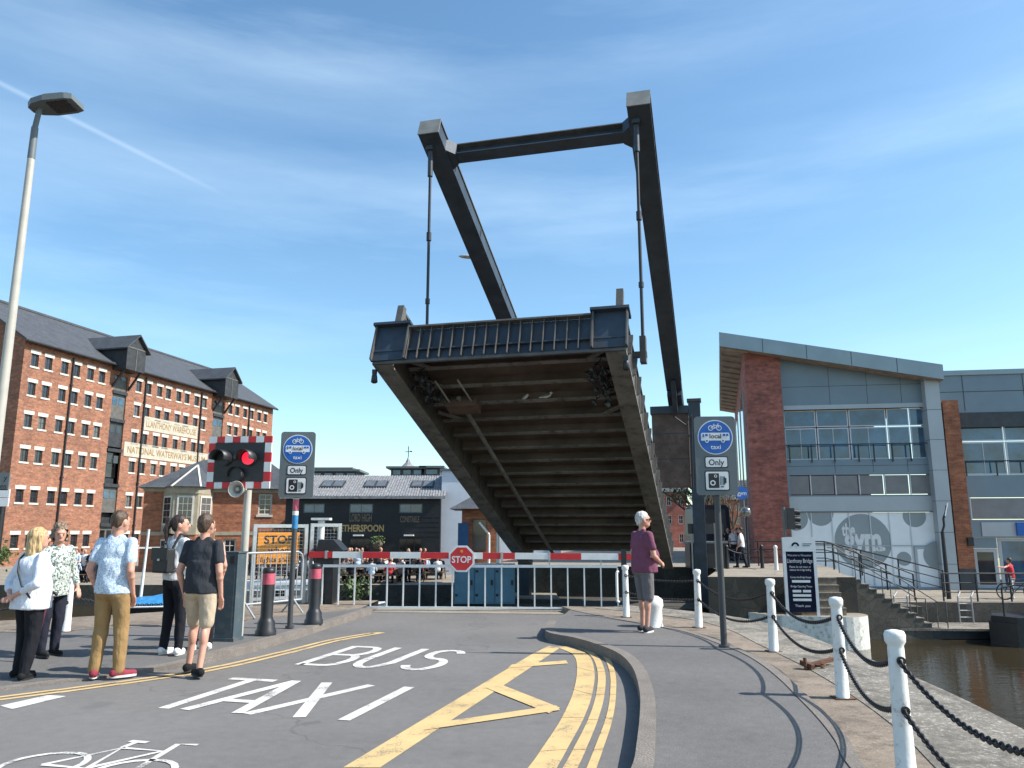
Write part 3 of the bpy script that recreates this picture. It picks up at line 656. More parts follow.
# wig-wag signal, horn, control cabinet
cx, cy = g(228, 641, .1)
cab = thing('control_cabinet', 'narrow grey steel cabinet standing below the twin red warning lights', 'cabinet', (cx, cy, .1), R(-8))
M = MB(); M.b2((-.15, -.12, 0), (.13, .14, 1.2), CABGREY); M.b2((-.165, -.135, 1.2), (.145, .155, 1.22), CABGREY); M.b2((-.17, -.14, 0), (.15, .16, .05), CABGREY); M.build('body', cab)
M = MB(); M.b2((-.12, -.128, .12), (.10, -.122, 1.02), CABGREY); M.build('door', cab)
M = MB(); M.b2((.03, -.15, 1.06), (.1, -.121, 1.16), BLACK); M.build('lock', cab)
ww = thing('warning_signal', 'twin red warning light signal on a chequered red and white backboard, lit on one side', 'signal', (cx + .05, cy + .3, .1), R(-6))
M = MB(); M.tube((0, 0, 0), (0, 0, 2.1), .054, LAMPGREY, n=16); M.build('pole', ww)
M = MB(); bw, bh, z0 = .97, .77, 2.12; n1, n2 = 8, 6
M.b2((-bw / 2 + .1, -.1, z0 + .09), (bw / 2 - .1, -.06, z0 + bh - .09), BLACK)
for k in range(8):
    x0 = -bw / 2 + bw * k / 8
    for j, zz in enumerate((z0, z0 + bh - .1)): M.b2((x0, -.1, zz), (x0 + bw / 8, -.07, zz + .1), RED if (k + j) % 2 == 0 else REFW)
for k in range(4):
    za = z0 + .1 + (bh - .2) * k / 4
    for j, xx in enumerate((-bw / 2, bw / 2 - .1)): M.b2((xx, -.1, za), (xx + .1, -.07, za + (bh - .2) / 4), RED if (k + j) % 2 == 1 else REFW)
wb = M.build('backboard', ww); wb.location.x = -.12
for xx, zz, lit, nm in ((-.22, .44, 0, 'unlit red lamp'), (.16, .44, 1, 'lit red lamp'), (-.02, .2, 0, 'unlit amber lamp')):
    M = MB(); c0 = Vector((xx - .12, -.1, z0 + zz)); M.tube(c0, c0 - Y_ * .05, .11, BLACK, n=20)
    M.tube(c0 - Y_ * .051, c0 - Y_ * .058, .095, REDLENS if lit else HULLD, n=20); lo = tag(M.build('lamp', ww), nm)
    H_ = MB(); vs = []
    for i in range(15):
        t = R(-15 + 210 * i / 14); d2 = Vector((math.cos(t), 0, math.sin(t)))
        hl_ = -.12 if 'amber' in nm else -.28
        for r, y in ((.118, -.05), (.118, hl_), (.108, -.05), (.108, hl_)): vs.append(c0 + d2 * r + Y_ * y)
    H_.add(vs, [f for i in range(14) for f in ((4 * i, 4 * i + 1, 4 * i + 5, 4 * i + 4), (4 * i + 2, 4 * i + 6, 4 * i + 7, 4 * i + 3), (4 * i + 1, 4 * i + 3, 4 * i + 7, 4 * i + 5))], BLACK, True); H_.build('hood', lo)
M = MB(); c0 = Vector((-.06, -.12, 2.1)); vs = []
for r, y in ((.035, 0), (.05, -.06), (.075, -.12), (.115, -.16), (.12, -.155), (.08, -.11), (.05, -.05)): vs.append((r, y))
for i in range(len(vs) - 1): M.tube(c0 + Y_ * vs[i][1], c0 + Y_ * vs[i + 1][1], vs[i][0], LAMPGREY, vs[i + 1][0], 20, cap=False)
M.sph(c0 - Y_ * .1, .032, LAMPGREY, 10, 8); M.tube(c0, c0 + Y_ * .1, .05, LAMPGREY, n=12); M.build('horn', ww)

def bus_sign(px, py, label, rz, pole_h, lean=0):
    bx_, by_ = g(px, py, .12)
    t = thing('traffic_sign', label, 'road sign', (bx_, by_, .12), rz, 'bus and taxi only signs')
    W2, Hh = .275, 1.06; zt = pole_h + .02; z0 = zt - Hh
    M = MB(); M.tube((0, .05, 0), (0, .05, zt - .1), .042, POLEGREY, n=14); M.tube((0, .05, 0), (0, .05, .03), .07, POLEGREY, n=14)
    po = M.build('pole', t)
    def rr(w, h, r, n=5):
        return [(sx * (w - r) + r * math.cos(R(a0 + 90 * i / n)), sz * (h - r) + r * math.sin(R(a0 + 90 * i / n))) for sx, sz, a0 in ((1, 1, 0), (-1, 1, 90), (-1, -1, 180), (1, -1, 270)) for i in range(n + 1)]
    M = MB(); c = Vector((0, -.02, z0 + Hh / 2)); M.extr(rr(W2, Hh / 2, .05), c, X, Z, Y_ * .03, SIGNGREY); pn = M.build('panel', t)
    M = MB(); c = Vector((0, -.024, zt - .285)); M.disc(c, .235, X, Z, Y_ * .003, SIGNWHITE); M.disc(c - Y_ * .003, .222, X, Z, Y_ * .002, SIGNBLUE)
    f = -Y_ * .006
    for sx in (-1, 1): M.ring(c + f + X * sx * .055 + Z * .125, .026, .036, X, Z, Y_ * .002, SIGNWHITE, 18)
    for p, q in (((-.055, .125), (-.015, .16)), ((-.015, .16), (.04, .16)), ((.04, .16), (.0, .12)), ((.0, .12), (-.015, .16)), ((-.055, .125), (0, .12)), ((.055, .125), (.036, .178)), ((.036, .178), (.055, .18)), ((-.022, .175), (-.005, .175))):
        M.bar(c + f + X * p[0] + Z * p[1], c + f + X * q[0] + Z * q[1], .009, .002, SIGNWHITE, up=(0, 1, 0))
    M.extr([(-.19, -.03), (-.19, .045), (-.175, .06), (.18, .06), (.19, .04), (.19, -.03), (.19, -.045), (-.19, -.045)], c + f, X, Z, Y_ * .003, SIGNWHITE)
    for sx in (-.115, .1): M.disc(c + f - Y_ * .002 + X * sx - Z * .05, .026, X, Z, Y_ * .002, SIGNWHITE, 16); M.disc(c + f - Y_ * .003 + X * sx - Z * .05, .014, X, Z, Y_ * .002, SIGNBLUE, 12)
    M.text('local', c + f - Y_ * .004 + Z * .016, X, Z, Y_, .062, BLACK, .155, bold=.02)
    for x0, x1 in ((-.17, -.15), (-.135, -.10), (.10, .135), (.145, .175)): M.extr([(x0, .0 if x0 < -.16 else .015), (x1, .0 if x0 < -.16 else .015), (x1, .045), (x0, .045)], c + f - Y_ * .003, X, Z, Y_ * .002, SIGNBLUE)
    M.text('taxi', c + f - Z * .13, X, Z, Y_, .06, SIGNWHITE, .135, bold=.012)
    tag(M.build('roundel', pn), 'blue roundel with cycle, local bus and taxi')
    M = MB(); c = Vector((0, -.024, zt - .622)); M.extr(rr(.155, .078, .025), c, X, Z, Y_ * .003, BLACK); M.extr(rr(.142, .065, .02), c - Y_ * .003, X, Z, Y_ * .002, SIGNWHITE); M.text('Only', c - Y_ * .005, X, Z, Y_, .082, BLACK, .205, bold=.018)
    M.build('plate', pn)
    M = MB(); c = Vector((0, -.024, zt - .87)); M.extr(rr(.165, .135, .025), c, X, Z, Y_ * .003, BLACK); M.extr(rr(.15, .12, .02), c - Y_ * .003, X, Z, Y_ * .002, SIGNWHITE)
    M.extr(rr(.07, .098, .01), c + X * -.045 - Y_ * .005, X, Z, Y_ * .002, BLACK)
    for dx, dz, r in ((-.06, -.03, .036), (-.02, .06, .02)): M.ring(c + X * dx + Z * dz - Y_ * .007, r * .6, r, X, Z, Y_ * .002, SIGNWHITE, 18)
    for k in range(4): M.extr([(0, -.06), (.01, -.06), (.01, .06), (0, .06)], c + X * (.036 + k * .018) - Y_ * .005, X, Z, Y_ * .002, SIGNGREY)
    M.extr([(.085, -.05), (.12, -.03), (.12, .03), (.085, .05)], c - Y_ * .008, X, Z, Y_ * .002, BLACK); M.extr([(.04, -.09), (.085, -.09), (.085, -.075), (.04, -.075)], c - Y_ * .006, X, Z, Y_ * .002, BLACK)
    M.build('camera_plate', pn)
    return t, po
bus_sign(725, 648, 'grey bus and taxi sign with blue roundel standing by the white chain posts', R(-4), 3.0)
sl_, po = bus_sign(289, 628, 'grey bus and taxi sign with stickers on its pole, behind the black bollards', R(4), 3.05)
M = MB()
for z0, z1, mm in ((1.52, 1.72, TARP), (1.73, 1.8, SIGNWHITE), (1.81, 1.98, PINK), (1.985, 2.0, SIGNWHITE)): M.tube((0, .05, z0), (0, .05, z1), .0475, mm, n=14, cap=False)
M.build('sticker', po)

def bollard(px, py, label):
    x, y = g(px, py, .11); t = thing('bollard', label, 'bollard', (x, y, .11), 0, 'black bollards with a faded red band')
    M = MB(); M.lathe([(.15, 0), (.15, .06), (.13, .09), (.125, .18), (.1, .22), (.088, .26), (.088, .72)], BLACK, n=24); M.lathe([(.088, .88), (.092, .89), (.092, .93), (.075, .955), (.03, .965)], BLACK, n=24); M.build('body', t)
    M = MB(); M.lathe([(.09, .721), (.09, .879)], PINK, n=24); M.build('reflective_band', t)
bollard(265.5, 635, 'black bollard with faded red band right beside the grey control cabinet')
bollard(313.5, 624, 'black bollard with faded red band in front of the barrier housing')

# street lamp
lx, ly = -7.36, 11.1
lp = thing('street_lamp', 'tall pale tapered lamp post with flat dark head at the edge of the pavement', 'street lamp', (lx, ly, .1), 0)
M = MB(); M.tube((0, 0, 0), (0, 0, 7.1), .082, LAMPGREY, .052, 18); M.tube((0, 0, 7.1), (0, 0, 7.62), .055, SIGNGREY, .05, 14); M.tube((0, 0, 7.62), (.04, 0, 7.95), .04, SIGNGREY, n=12); M.build('pole', lp)
M = MB(); hd = [(-.1, -.07), (.0, -.17), (.2, -.22), (.52, -.2), (.62, -.16), (.62, .2), (.5, .24), (.2, .24), (0, .18), (-.1, .08)]
rt = Matrix.Rotation(R(-8), 3, 'Y'); Mx = MB(); Mx.prism(hd, 0, .09, SIGNGREY); Mx.prism([(x * .8 + .06, y * .8) for x, y in hd], .09, .13, SIGNGREY)
Mx.v = [tuple(rt @ Vector(v) + Vector((0, 0, 7.93))) for v in Mx.v]; ho = Mx.build('lamp_head', lp)
Mx = MB(); Mx.b2((.22, -.15, -.012), (.52, .17, -.002), GLASSD); Mx.v = [tuple(rt @ Vector(v) + Vector((0, 0, 7.93))) for v in Mx.v]; Mx.build('lens', ho)
# far lamp behind the balance beam
fx, fy = -.62, 37.0
fl = thing('street_lamp', 'distant grey lamp with curved arm showing past the bridge balance beam', 'street lamp', (fx, fy, 0), 0)
M = MB(); M.tube((0, 0, 0), (0, 0, 14.0), .11, GALV, .06, 10); M.path([(0, 0, 14.0), (-.12, 0, 14.35), (-.4, 0, 14.68), (-.8, 0, 14.9), (-1.15, 0, 14.98)], .05, GALV, 8); M.build('pole', fl)
M = MB(); M.sph((-1.55, 0, 14.98), (.5, .2, .08), LAMPGREY, 14, 8, Matrix.Rotation(R(4), 3, 'Y')); M.build('lamp_head', fl)

# chain posts
POSTS = [((2.40, 5.1), 'white chain post nearest to the camera'), ((3.03, 7.55), 'white chain post beside the rusty iron fitting'), ((3.32, 10.34), 'white chain post in front of the whitewashed landing'), ((2.95, 12.8), 'white chain post just behind the bus sign pole'), ((2.02, 14.3), 'white post beside the barrier rest post, partly behind the man in the purple shirt'),
         ((-6.76, 12.31), 'white chain post between the woman with the stick and the man in khaki trousers')]
def chain_post(p, lab, h=.9):
    t = thing('chain_post', lab, 'post', (p[0], p[1], .105), 0, 'white mooring chain posts along the quay')
    M = MB(); M.lathe([(.068, 0), (.06, .01), (.053, h * .5), (.049, h - .11), (.047, h - .095), (.062, h - .07), (.064, h - .03), (.055, h - .008), (.02, h)], WHITE, n=22); M.build('shaft', t)
    M = MB(); M.b2((-.09, -.08, -.0), (.09, .08, .01), RUSTI); M.build('base_plate', t)
    for z in (h - .18, h * .5 - .02):
        for sy in (-1, 1): MB().ring((0, sy * .066, z), .014, .027, X, Z, Y_ * .014, CHAIN, 12).build('chain_eye', t)
    return t
for p, lab in POSTS: chain_post(p, lab)
def chain(p, q, sag, z, label, link=.05, z2=None, zsag=None):
    A = Vector((p[0], p[1], z)); B = Vector((q[0], q[1], z2 if z2 is not None else z)); L = (B - A).length; d = (B - A).normalized(); A = A + d * .06; B = B - d * .06
    pts = [A.lerp(B, i / 60) - Z * sag * 4 * (i / 60) * (1 - i / 60) for i in range(61)]
    n = int(L * 1.05 / (link * .74)); M = MB(); prof = [(.011, 5)]
    for k in range(n):
        f = (k + .5) / n * 60; i = min(59, int(f)); c = pts[i].lerp(pts[i + 1], f - i); tn = (pts[i + 1] - pts[i]).normalized()
        sd_ = tn.cross(Z).normalized(); upv = sd_.cross(tn); ax = sd_ if k % 2 else upv; vs = []; nn, mm = 8, 5; rr_ = .0068
        for a_ in range(nn):
            t = 2 * PI * a_ / nn; e = tn * math.cos(t) * link * .5 + ax * math.sin(t) * link * .3; od = (tn * math.cos(t) + ax * math.sin(t)).normalized(); nv = tn.cross(ax)
            for b2 in range(mm): vs.append(c + e + (od * math.cos(2 * PI * b2 / mm) + nv * math.sin(2 * PI * b2 / mm)) * rr_)
        M.add(vs, [(a_ * mm + b2, ((a_ + 1) % nn) * mm + b2, ((a_ + 1) % nn) * mm + (b2 + 1) % mm, a_ * mm + (b2 + 1) % mm) for a_ in range(nn) for b2 in range(mm)], CHAIN, True)
    o = M.build('chain'); tag(o, label, 'chain', 'iron chains slung between the white posts'); return o
PP = [((2.1, 2.95), '')] + POSTS[:5]
nm = ['running out of the picture from the nearest white post', 'between the nearest white post and the one by the rusty iron', 'between the rusty iron post and the landing post', 'between the landing post and the bus sign post', 'between the bus sign post and the barrier post']
for k in range(5):
    a_, b2 = PP[k][0], PP[k + 1][0]
    chain(a_, b2, .17 if k < 4 else .04, .82, 'upper iron chain ' + nm[k]); chain(a_, b2, .17 if k < 4 else .04, .53, 'lower iron chain ' + nm[k])
chain((-6.76, 12.31), (-4.6, 13.7), .16, .6, 'iron chain sagging behind the man in khaki trousers'); chain((-6.76, 12.31), (-9.2, 11.6), .16, .6, 'iron chain behind the woman in the white blouse')
chain_post((-4.6, 13.7), 'white chain post hidden behind the woman with the backpack')
mx, my = g(656, 630, .11)
mo = thing('mooring_bollard', 'squat white mooring bollard behind the legs of the man in the purple shirt', 'bollard', (mx + .02, my + .35, .105)); M = MB(); M.lathe([(.17, 0), (.15, .05), (.145, .28), (.17, .34), (.16, .43), (.09, .48), (.02, .49)], WHITE, n=22); M.build('body', mo)
ix, iy = g(815, 668, .11)
it = thing('mooring_fitting', 'rusty iron bar and ring lying on the quay stones beside a white post', 'iron fitting', (ix, iy, .11), R(28)); M = MB(); M.bar((-.12, 0, .03), (.36, .06, .06), .05, .04, RUSTI); M.bar((-.12, -.08, .03), (-.12, .08, .06), .05, .05, RUSTI); M.tube((-.16, -.02, .0), (-.15, .0, .12), .02, RUSTI, n=8); M.build('bar', it)
M = MB(); M.ring((.05, -.02, .02), .05, .07, X, Y_, Z * .02, RUSTI, 16); M.build('ring', it)

DULLG = mat('dull_galvanised_tube', (.36, .37, .38), .5, .3, var=.12)
# mesh fence panels, crowd barrier and the orange sign (left of the barrier)
def mesh_panel(p, q, z0, z1, label, xs=None):
    rz = frame_dir(p, q); L = math.hypot(q[0] - p[0], q[1] - p[1]); t = thing('mesh_fence', label, 'fence panel', (p[0], p[1], .118), rz, 'galvanised mesh fence panels by the barrier')
    M = MB()
    for x in (0, L): M.b2((x - .035, -.03, 0), (x + .035, .03, z1), GALV)
    M.b2((.035, -.028, z1 - .07), (L - .035, .028, z1 - .002), GALV); M.b2((.035, -.028, z0), (L - .035, .028, z0 + .06), GALV); M.build('frame', t)
    M = MB(); k = .03
    x = k
    while x < L: M.tube((x, 0, z0), (x, 0, z1 - .03), .0018, GALV, n=4, cap=False); x += .075
    z = z0 + .05
    while z < z1: M.tube((0, .002, z), (L, .002, z), .0018, GALV, n=4, cap=False); z += .075
    M.build('wire_mesh', t); return t
a1 = at(251, 600, 16.2); b1 = at(303, 600, 16.8); mesh_panel((a1[0], a1[1]), (b1[0], b1[1]), .1, 1.62, 'tall galvanised mesh panel with the orange stop sign behind it')
a2 = at(309, 600, 16.9); b2_ = at(337, 600, 17.2); mesh_panel((a2[0], a2[1]), (b2_[0], b2_[1]), .1, 1.64, 'galvanised mesh panel standing around the barrier housing')
ox, oy, oz = at(278.5, 548, 16.75)
os_ = thing('stop_notice', 'orange temporary road sign reading stop when lights show, behind the mesh panel', 'road sign', (ox, oy, .11), R(24))
M = MB(); zc = oz - .11; M.b2((-.44, -.01, zc - .34), (.44, .012, zc + .34), BLACK); M.b2((-.425, -.014, zc - .325), (.425, -.01, zc + .325), ORANGE)
M.text('STOP', (0, -.018, zc + .18), X, Z, Y_, .17, BLACK, .6, bold=.02); M.text('when', (0, -.018, zc - .04), X, Z, Y_, .13, BLACK, .42, bold=.012); M.text('lights show', (0, -.018, zc - .23), X, Z, Y_, .11, BLACK, .7, bold=.012); M.build('panel', os_)
M = MB()
for sx in (-.3, .3): M.tube((sx, .03, 0), (sx, .03, zc + .3), .025, GALV, n=8)
M.build('post', os_)
g0 = at(233, 605, 13.9); g1 = at(301, 600, 15.2)
cbz = frame_dir(g0, g1); cl_ = math.hypot(g1[0] - g0[0], g1[1] - g0[1])
cbt = thing('crowd_barrier', 'white tubular crowd control barrier with upright bars between the cabinet and the barrier boom', 'barrier', (g0[0], g0[1], .115), cbz)
M = MB(); zt_ = 1.1; M.path([(0, 0, .22), (0, 0, zt_), (cl_ - .12, 0, zt_), (cl_ - .03, 0, zt_ - .05), (cl_, 0, zt_ - .16), (cl_, 0, .22), (0, 0, .22)], .02, DULLG, 8); M.build('frame', cbt)
M = MB()
for k in range(1, 12): M.tube((cl_ * k / 12, 0, .22), (cl_ * k / 12, 0, zt_), .009, DULLG, n=6)
M.build('bars', cbt)
for x in (.25, cl_ - .2): M = MB(); M.path([(x, -.28, 0), (x, 0, .25), (x, .28, 0)], .018, DULLG, 6); M.build('foot', cbt)
M = MB(); pxx, pyy, _ = at(318, 600, 17.3); t = thing('signal_post', 'short white post with a flat cap behind the black barrier housing', 'post', (pxx, pyy, .11)); M.tube((0, 0, 0), (0, 0, 1.72), .075, WHITE, n=14); M.build('shaft', t); M = MB(); M.b2((-.2, -.12, 1.72), (.2, .12, 1.77), WHITE); M.build('cap', t)
nx, ny, nz = at(327, 578, 17.1)
t = thing('notice_board', 'small black and white notice fixed low on the mesh panel by the barrier', 'notice', (nx, ny, .12), R(-6)); zc = nz - .12
M = MB(); M.b2((-.17, -.012, zc - .24), (.17, .012, zc + .24), SIGNWHITE); M.b2((-.14, -.015, zc - .2), (.14, -.012, zc + .2), BLACK); M.disc((-.02, -.016, zc + .08), .05, X, Z, Y_ * .001, SIGNWHITE, 12); M.bar((-.06, -.018, zc - .14), (.05, -.018, zc + .06), .03, .004, SIGNWHITE, up=(0, 1, 0)); M.bar((.06, -.0175, zc - .14), (-.03, -.0175, zc + .02), .03, .004, SIGNWHITE, up=(0, 1, 0)); M.build('panel', t)
M = MB(); M.tube((-.1, .03, 0), (-.1, .03, zc + .2), .015, GALV, n=6); M.tube((.1, .03, 0), (.1, .03, zc + .2), .015, GALV, n=6); M.build('leg', t)

# ------------------------------------------------------------------ walls with real openings
def wall(mb, L, z0, z1, holes, m, dep=.16, rev=None, s0=0.0, zoff=0, y0=0.0):
    xs = sorted({round(v, 3) for h in holes for v in h[:2]} | {s0, L}); zs = sorted({round(v, 3) for h in holes for v in h[2:4]} | {z0, z1})
    hs = [tuple(round(v, 3) for v in h[:4]) for h in holes]; vs = []; fs = []
    def vid(x, z): vs.append((x, y0, z)); return len(vs) - 1
    grid = {(i, j): vid(x, z) for i, x in enumerate(xs) for j, z in enumerate(zs)}
    byz = {}
    for j in range(len(zs) - 1):
        cz = (zs[j] + zs[j + 1]) / 2; row = [h for h in hs if h[2] < cz < h[3]]
        for i in range(len(xs) - 1):
            cx_ = (xs[i] + xs[i + 1]) / 2
            if not any(h[0] < cx_ < h[1] for h in row): fs.append((grid[i, j], grid[i + 1, j], grid[i + 1, j + 1], grid[i, j + 1]))
    mb.add(vs, fs, m)
    for a_, b2, c_, d2 in hs:
        v = [(a_, y0, c_), (b2, y0, c_), (b2, y0, d2), (a_, y0, d2), (a_, y0 + dep, c_), (b2, y0 + dep, c_), (b2, y0 + dep, d2), (a_, y0 + dep, d2)]
        mb.add(v, [(0, 1, 5, 4), (1, 2, 6, 5), (2, 3, 7, 6), (3, 0, 4, 7)], rev or m)
def window(parent, x0, x1, z0, z1, fm, gm, y=.10, nx=2, nz=2, fw=.06, name='window', bar=.03):
    W = MB(); W.b2((x0, y, z0), (x1, y + .05, z0 + fw), fm); W.b2((x0, y, z1 - fw), (x1, y + .05, z1), fm); W.b2((x0, y + .001, z0 + fw), (x0 + fw, y + .049, z1 - fw), fm); W.b2((x1 - fw, y + .001, z0 + fw), (x1, y + .049, z1 - fw), fm)
    for k in range(1, nx): x = x0 + (x1 - x0) * k / nx; W.b2((x - bar / 2, y + .008, z0 + fw), (x + bar / 2, y + .04, z1 - fw), fm)
    for k in range(1, nz): z = z0 + (z1 - z0) * k / nz; W.b2((x0 + fw, y + .01, z - bar / 2), (x1 - fw, y + .038, z + bar / 2), fm)
    W.add([(x0 + .01, y + .03, z0 + .01), (x1 - .01, y + .03, z0 + .01), (x1 - .01, y + .03, z1 - .01), (x0 + .01, y + .03, z1 - .01)], [(0, 1, 2, 3)], gm)
    return W.build(name, parent)

# ------------------------------------------------------------------ brick warehouse
WF = Fr((-39.75, 62.0), R(76)); WL = 37.9; WE = 17.0
wh = thing('brick_warehouse', 'tall red brick warehouse with rows of small windows and two timber hoist gables', 'warehouse', (-39.75, 62.0, 0), R(76))
sx = lambda zx, zy=370: WF.hit(zx / 3.657, 290 + zy / 3.657)[0]
col = [sx(v) for v in (115, 167, 228, 273, 325, 368)] + [sx(v, 440) for v in (500, 537, 578, 611, 650, 681, 717, 746)] + [sx(v, 505) for v in (838, 863, 893, 917, 945, 968)]
zt_ = [16.25, 13.85, 11.2, 8.4, 5.15, 1.55]
bay = [(sx(407, 400), sx(464, 400)), (sx(777, 470), sx(818, 470))]
holes = []; hh = [1.05, 1.05, 1.05, 1.05, 1.05, 1.05]
for z, h in zip(zt_, hh):
    for c in col: holes.append((c - .37, c + .37, z - .3 - h, z - .3))
bh_ = [(a_ + .1, b2 - .1, QZ, WE - 1.0) for a_, b2 in bay]
M = MB(); wall(M, WL, QZ, WE, holes + bh_, WBRICK, .18)
# gable end nearest to us, rear and far end
gz = WE + 4.4; GD = 14.0
gh = [(s_ - .4, s_ + .4, z - 1.35, z - .3) for z in zt_ for s_ in (3.2, 6.0, 8.2, 11.0)]
G2 = MB(); wall(G2, GD, QZ, WE, gh, WBRICK, .18); G2.v = [(-v[1] * -1, v[0], v[2]) for v in G2.v]     # turn: its x runs into the building
M.add(G2.v, G2.f, WBRICK)
M.add([(0, 0, WE), (0, GD, WE), (0, GD / 2, gz)], [(0, 1, 2)], WBRICK)
M.add([(WL, 0, QZ), (WL, GD, QZ), (WL, GD, WE), (WL, GD / 2, gz), (WL, 0, WE)], [(0, 1, 2, 3, 4)], WBRICK); M.add([(0, GD, QZ), (WL, GD, QZ), (WL, GD, WE), (0, GD, WE)], [(0, 1, 2, 3)], WBRICK)
M.build('wall', wh)
M = MB(); o_ = .45; dz = 4.4 * (o_ / 7)
def rq(p, t=.18): return [(*q, ) for q in p]
A = [(-.35, -o_, WE - dz), (WL + .35, -o_, WE - dz), (WL + .35, 7, gz + .02), (-.35, 7, gz + .02)]; B = [(-.35, GD + o_, WE - dz), (WL + .35, GD + o_, WE - dz), (WL + .35, 7, gz + .02), (-.35, 7, gz + .02)]
for q, dr in ((A, 0), (B, 0)):
    lo_ = [(x, y, z + .22) for x, y, z in q]; M.add(lo_ + [(x, y, z + .05) for x, y, z in q], [(0, 1, 2, 3), (4, 5, 6, 7), (0, 1, 5, 4), (1, 2, 6, 5), (3, 0, 4, 7)], SLATE)
M.bar((-.35, 7, gz + .3), (WL + .35, 7, gz + .3), .3, .2, SLATE); roof = M.build('roof', wh)
M = MB(); M.tube((-.3, -o_ - .06, WE - dz + .05), (WL + .3, -o_ - .06, WE - dz + .05), .09, BLACK, n=8); M.build('gutter', wh)
first = None
def whwin(c, z):
    global first
    if first is None:
        w_ = window(wh, -.36, .36, -1.35, -.3, TIMBER, GLASSD, .12, 2, 2, .07); li = MB().b2((-.52, -.03, -.298), (.52, .1, 0), LIMEST).build('lintel', w_); sl2 = MB().b2((-.48, -.05, -1.5), (.48, .1, -1.352), LIMEST).build('sill', w_); first = w_
    else: w_ = copy_tree(first, wh)
    w_.location = (c, 0, z)
n_ = 0; rest = []
for j, z in enumerate(zt_):
    for i, c in enumerate(col):
        px_ = WF.o + WF.ex * c
        if j == 5 and i > 5: rest.append((c, z)); continue
        whwin(c, z)
M = MB()
for c, z in rest: M.b2((c - .36, .12, z - 1.35), (c + .36, .16, z - .3), GLASSD); M.b2((c - .52, -.03, z - .298), (c + .52, .1, z), LIMEST); M.b2((c - .48, -.05, z - 1.5), (c + .48, .1, z - 1.352), LIMEST)
tag(M.build('window', wh), kind='stuff')
for z in zt_[:5]:
    for s_ in (3.2, 6.0, 8.2):
        W = MB(); W.b2((.1, s_ - .39, z - 1.34), (.15, s_ + .39, z - .31), GLASSD); W.b2((-.04, s_ - .52, z - .298), (.1, s_ + .52, z), LIMEST); W.b2((-.05, s_ - .48, z - 1.5), (.1, s_ + .48, z - 1.352), LIMEST); W.build('window', wh)
for v, yy in ((247, 450), (522, 460), (731, 460), (910, 450)):
    s_ = sx(v, yy); M = MB(); M.tube((s_, -.12, QZ), (s_, -.12, WE - .5), .075, BLACK, n=8)
    for z in (2, 6, 10, 14): M.b2((s_ - .13, -.2, z), (s_ + .13, -.003, z + .1), BLACK)
    M.build('drainpipe', wh)
for k, (a_, b2) in enumerate(bay):
    M = MB(); a2, b3 = a_ + .1, b2 - .1
    M.b2((a2 + .002, .55, QZ), (b3 - .002, .6, WE - 1), TIMBER)
    for j in range(6):
        zt2 = zt_[j] + .35; zb_ = zt2 - 2.3
        mm = TIMBERG if j not in (2,) else TIMBER
        M.b2((a2 + .005, .12 if j != 3 else .45, zb_), (b3 - .005, .18 if j != 3 else .5, zt2), mm if j != 3 else GLASSD)
        for q in (0, 1):
            x0 = a2 + .08 + q * (b3 - a2 - .16) / 2; M.b2((x0 + .1, .10, zb_ + 1.3), (x0 + (b3 - a2) / 2 - .22, .119, zb_ + 2.0), GLASSB if j in (1, 4) else GLASSD)
        M.b2((a2 - .05, -.1, zt2 + .02), (b3 + .05, .4, zt2 + .32), TIMBER)
    M.build('loading_doors', wh)
    H2 = MB(); c = (a_ + b2) / 2; hw_ = 1.25; yb, yf = 3.2, -1.5; z0 = WE - .6; z1 = WE + 1.5
    H2.b2((c - hw_, yf, z0), (c + hw_, yb, z1), TIMBER); H2.add([(c - hw_, yf, z1), (c + hw_, yf, z1), (c, yf, z1 + 1.25)], [(0, 1, 2)], TIMBER)
    H2.b2((c - hw_ - .05, yf - .04, z1 - .05), (c + hw_ + .05, yf - .001, z1 + .08), TIMBERG); H2.b2((c - .05, yf - .04, z0), (c + .05, yf - .001, z1 - .06), TIMBERG)
    for sg in (-1, 1): H2.bar((c + sg * (hw_ - .2), yf + .3, z0), (c + sg * (hw_ - .2), -.02, z0 - 1.6), .16, .16, TIMBER)
    ho = H2.build('hoist_gable', wh)
    Rf = MB()
    for sg in (-1, 1): Rf.add([(c, yf - .3, z1 + 1.42), (c, yb + 2, z1 + 1.42), (c + sg * (hw_ + .35), yb + 2, z1 - .12), (c + sg * (hw_ + .35), yf - .3, z1 - .12), (c, yf - .3, z1 + 1.28), (c, yb + 2, z1 + 1.28), (c + sg * (hw_ + .35), yb + 2, z1 - .26), (c + sg * (hw_ + .35), yf - .3, z1 - .26)], [(0, 1, 2, 3), (4, 5, 6, 7), (0, 3, 7, 4), (2, 3, 7, 6)], SLATE)
    Rf.build('roof', ho)
for st, (za, zya, zbx, zyb) in (('LLANTHONY WAREHOUSE', (526, 487, 721, 522)), ('NATIONAL WATERWAYS MUSEUM', (452, 580, 757, 622))):
    p = WF.hit(za / 3.657, 290 + zya / 3.657); q = WF.hit(zbx / 3.657, 290 + zyb / 3.657); zc = (p[1] + q[1]) / 2
    M = MB(); M.b2((p[0], -.05, zc - .68), (q[0], -.002, zc + .68), mat('weathered_white_board', (.44, .40, .32), .8, var=.15, scale=1.2)); M.text(st, ((p[0] + q[0]) / 2, -.056, zc), X, Z, Y_, .66, mat('ochre_letters', (.26, .15, .05), .6, var=.15), (q[0] - p[0]) * .93, bold=.016); M.build('painted_signboard', wh)

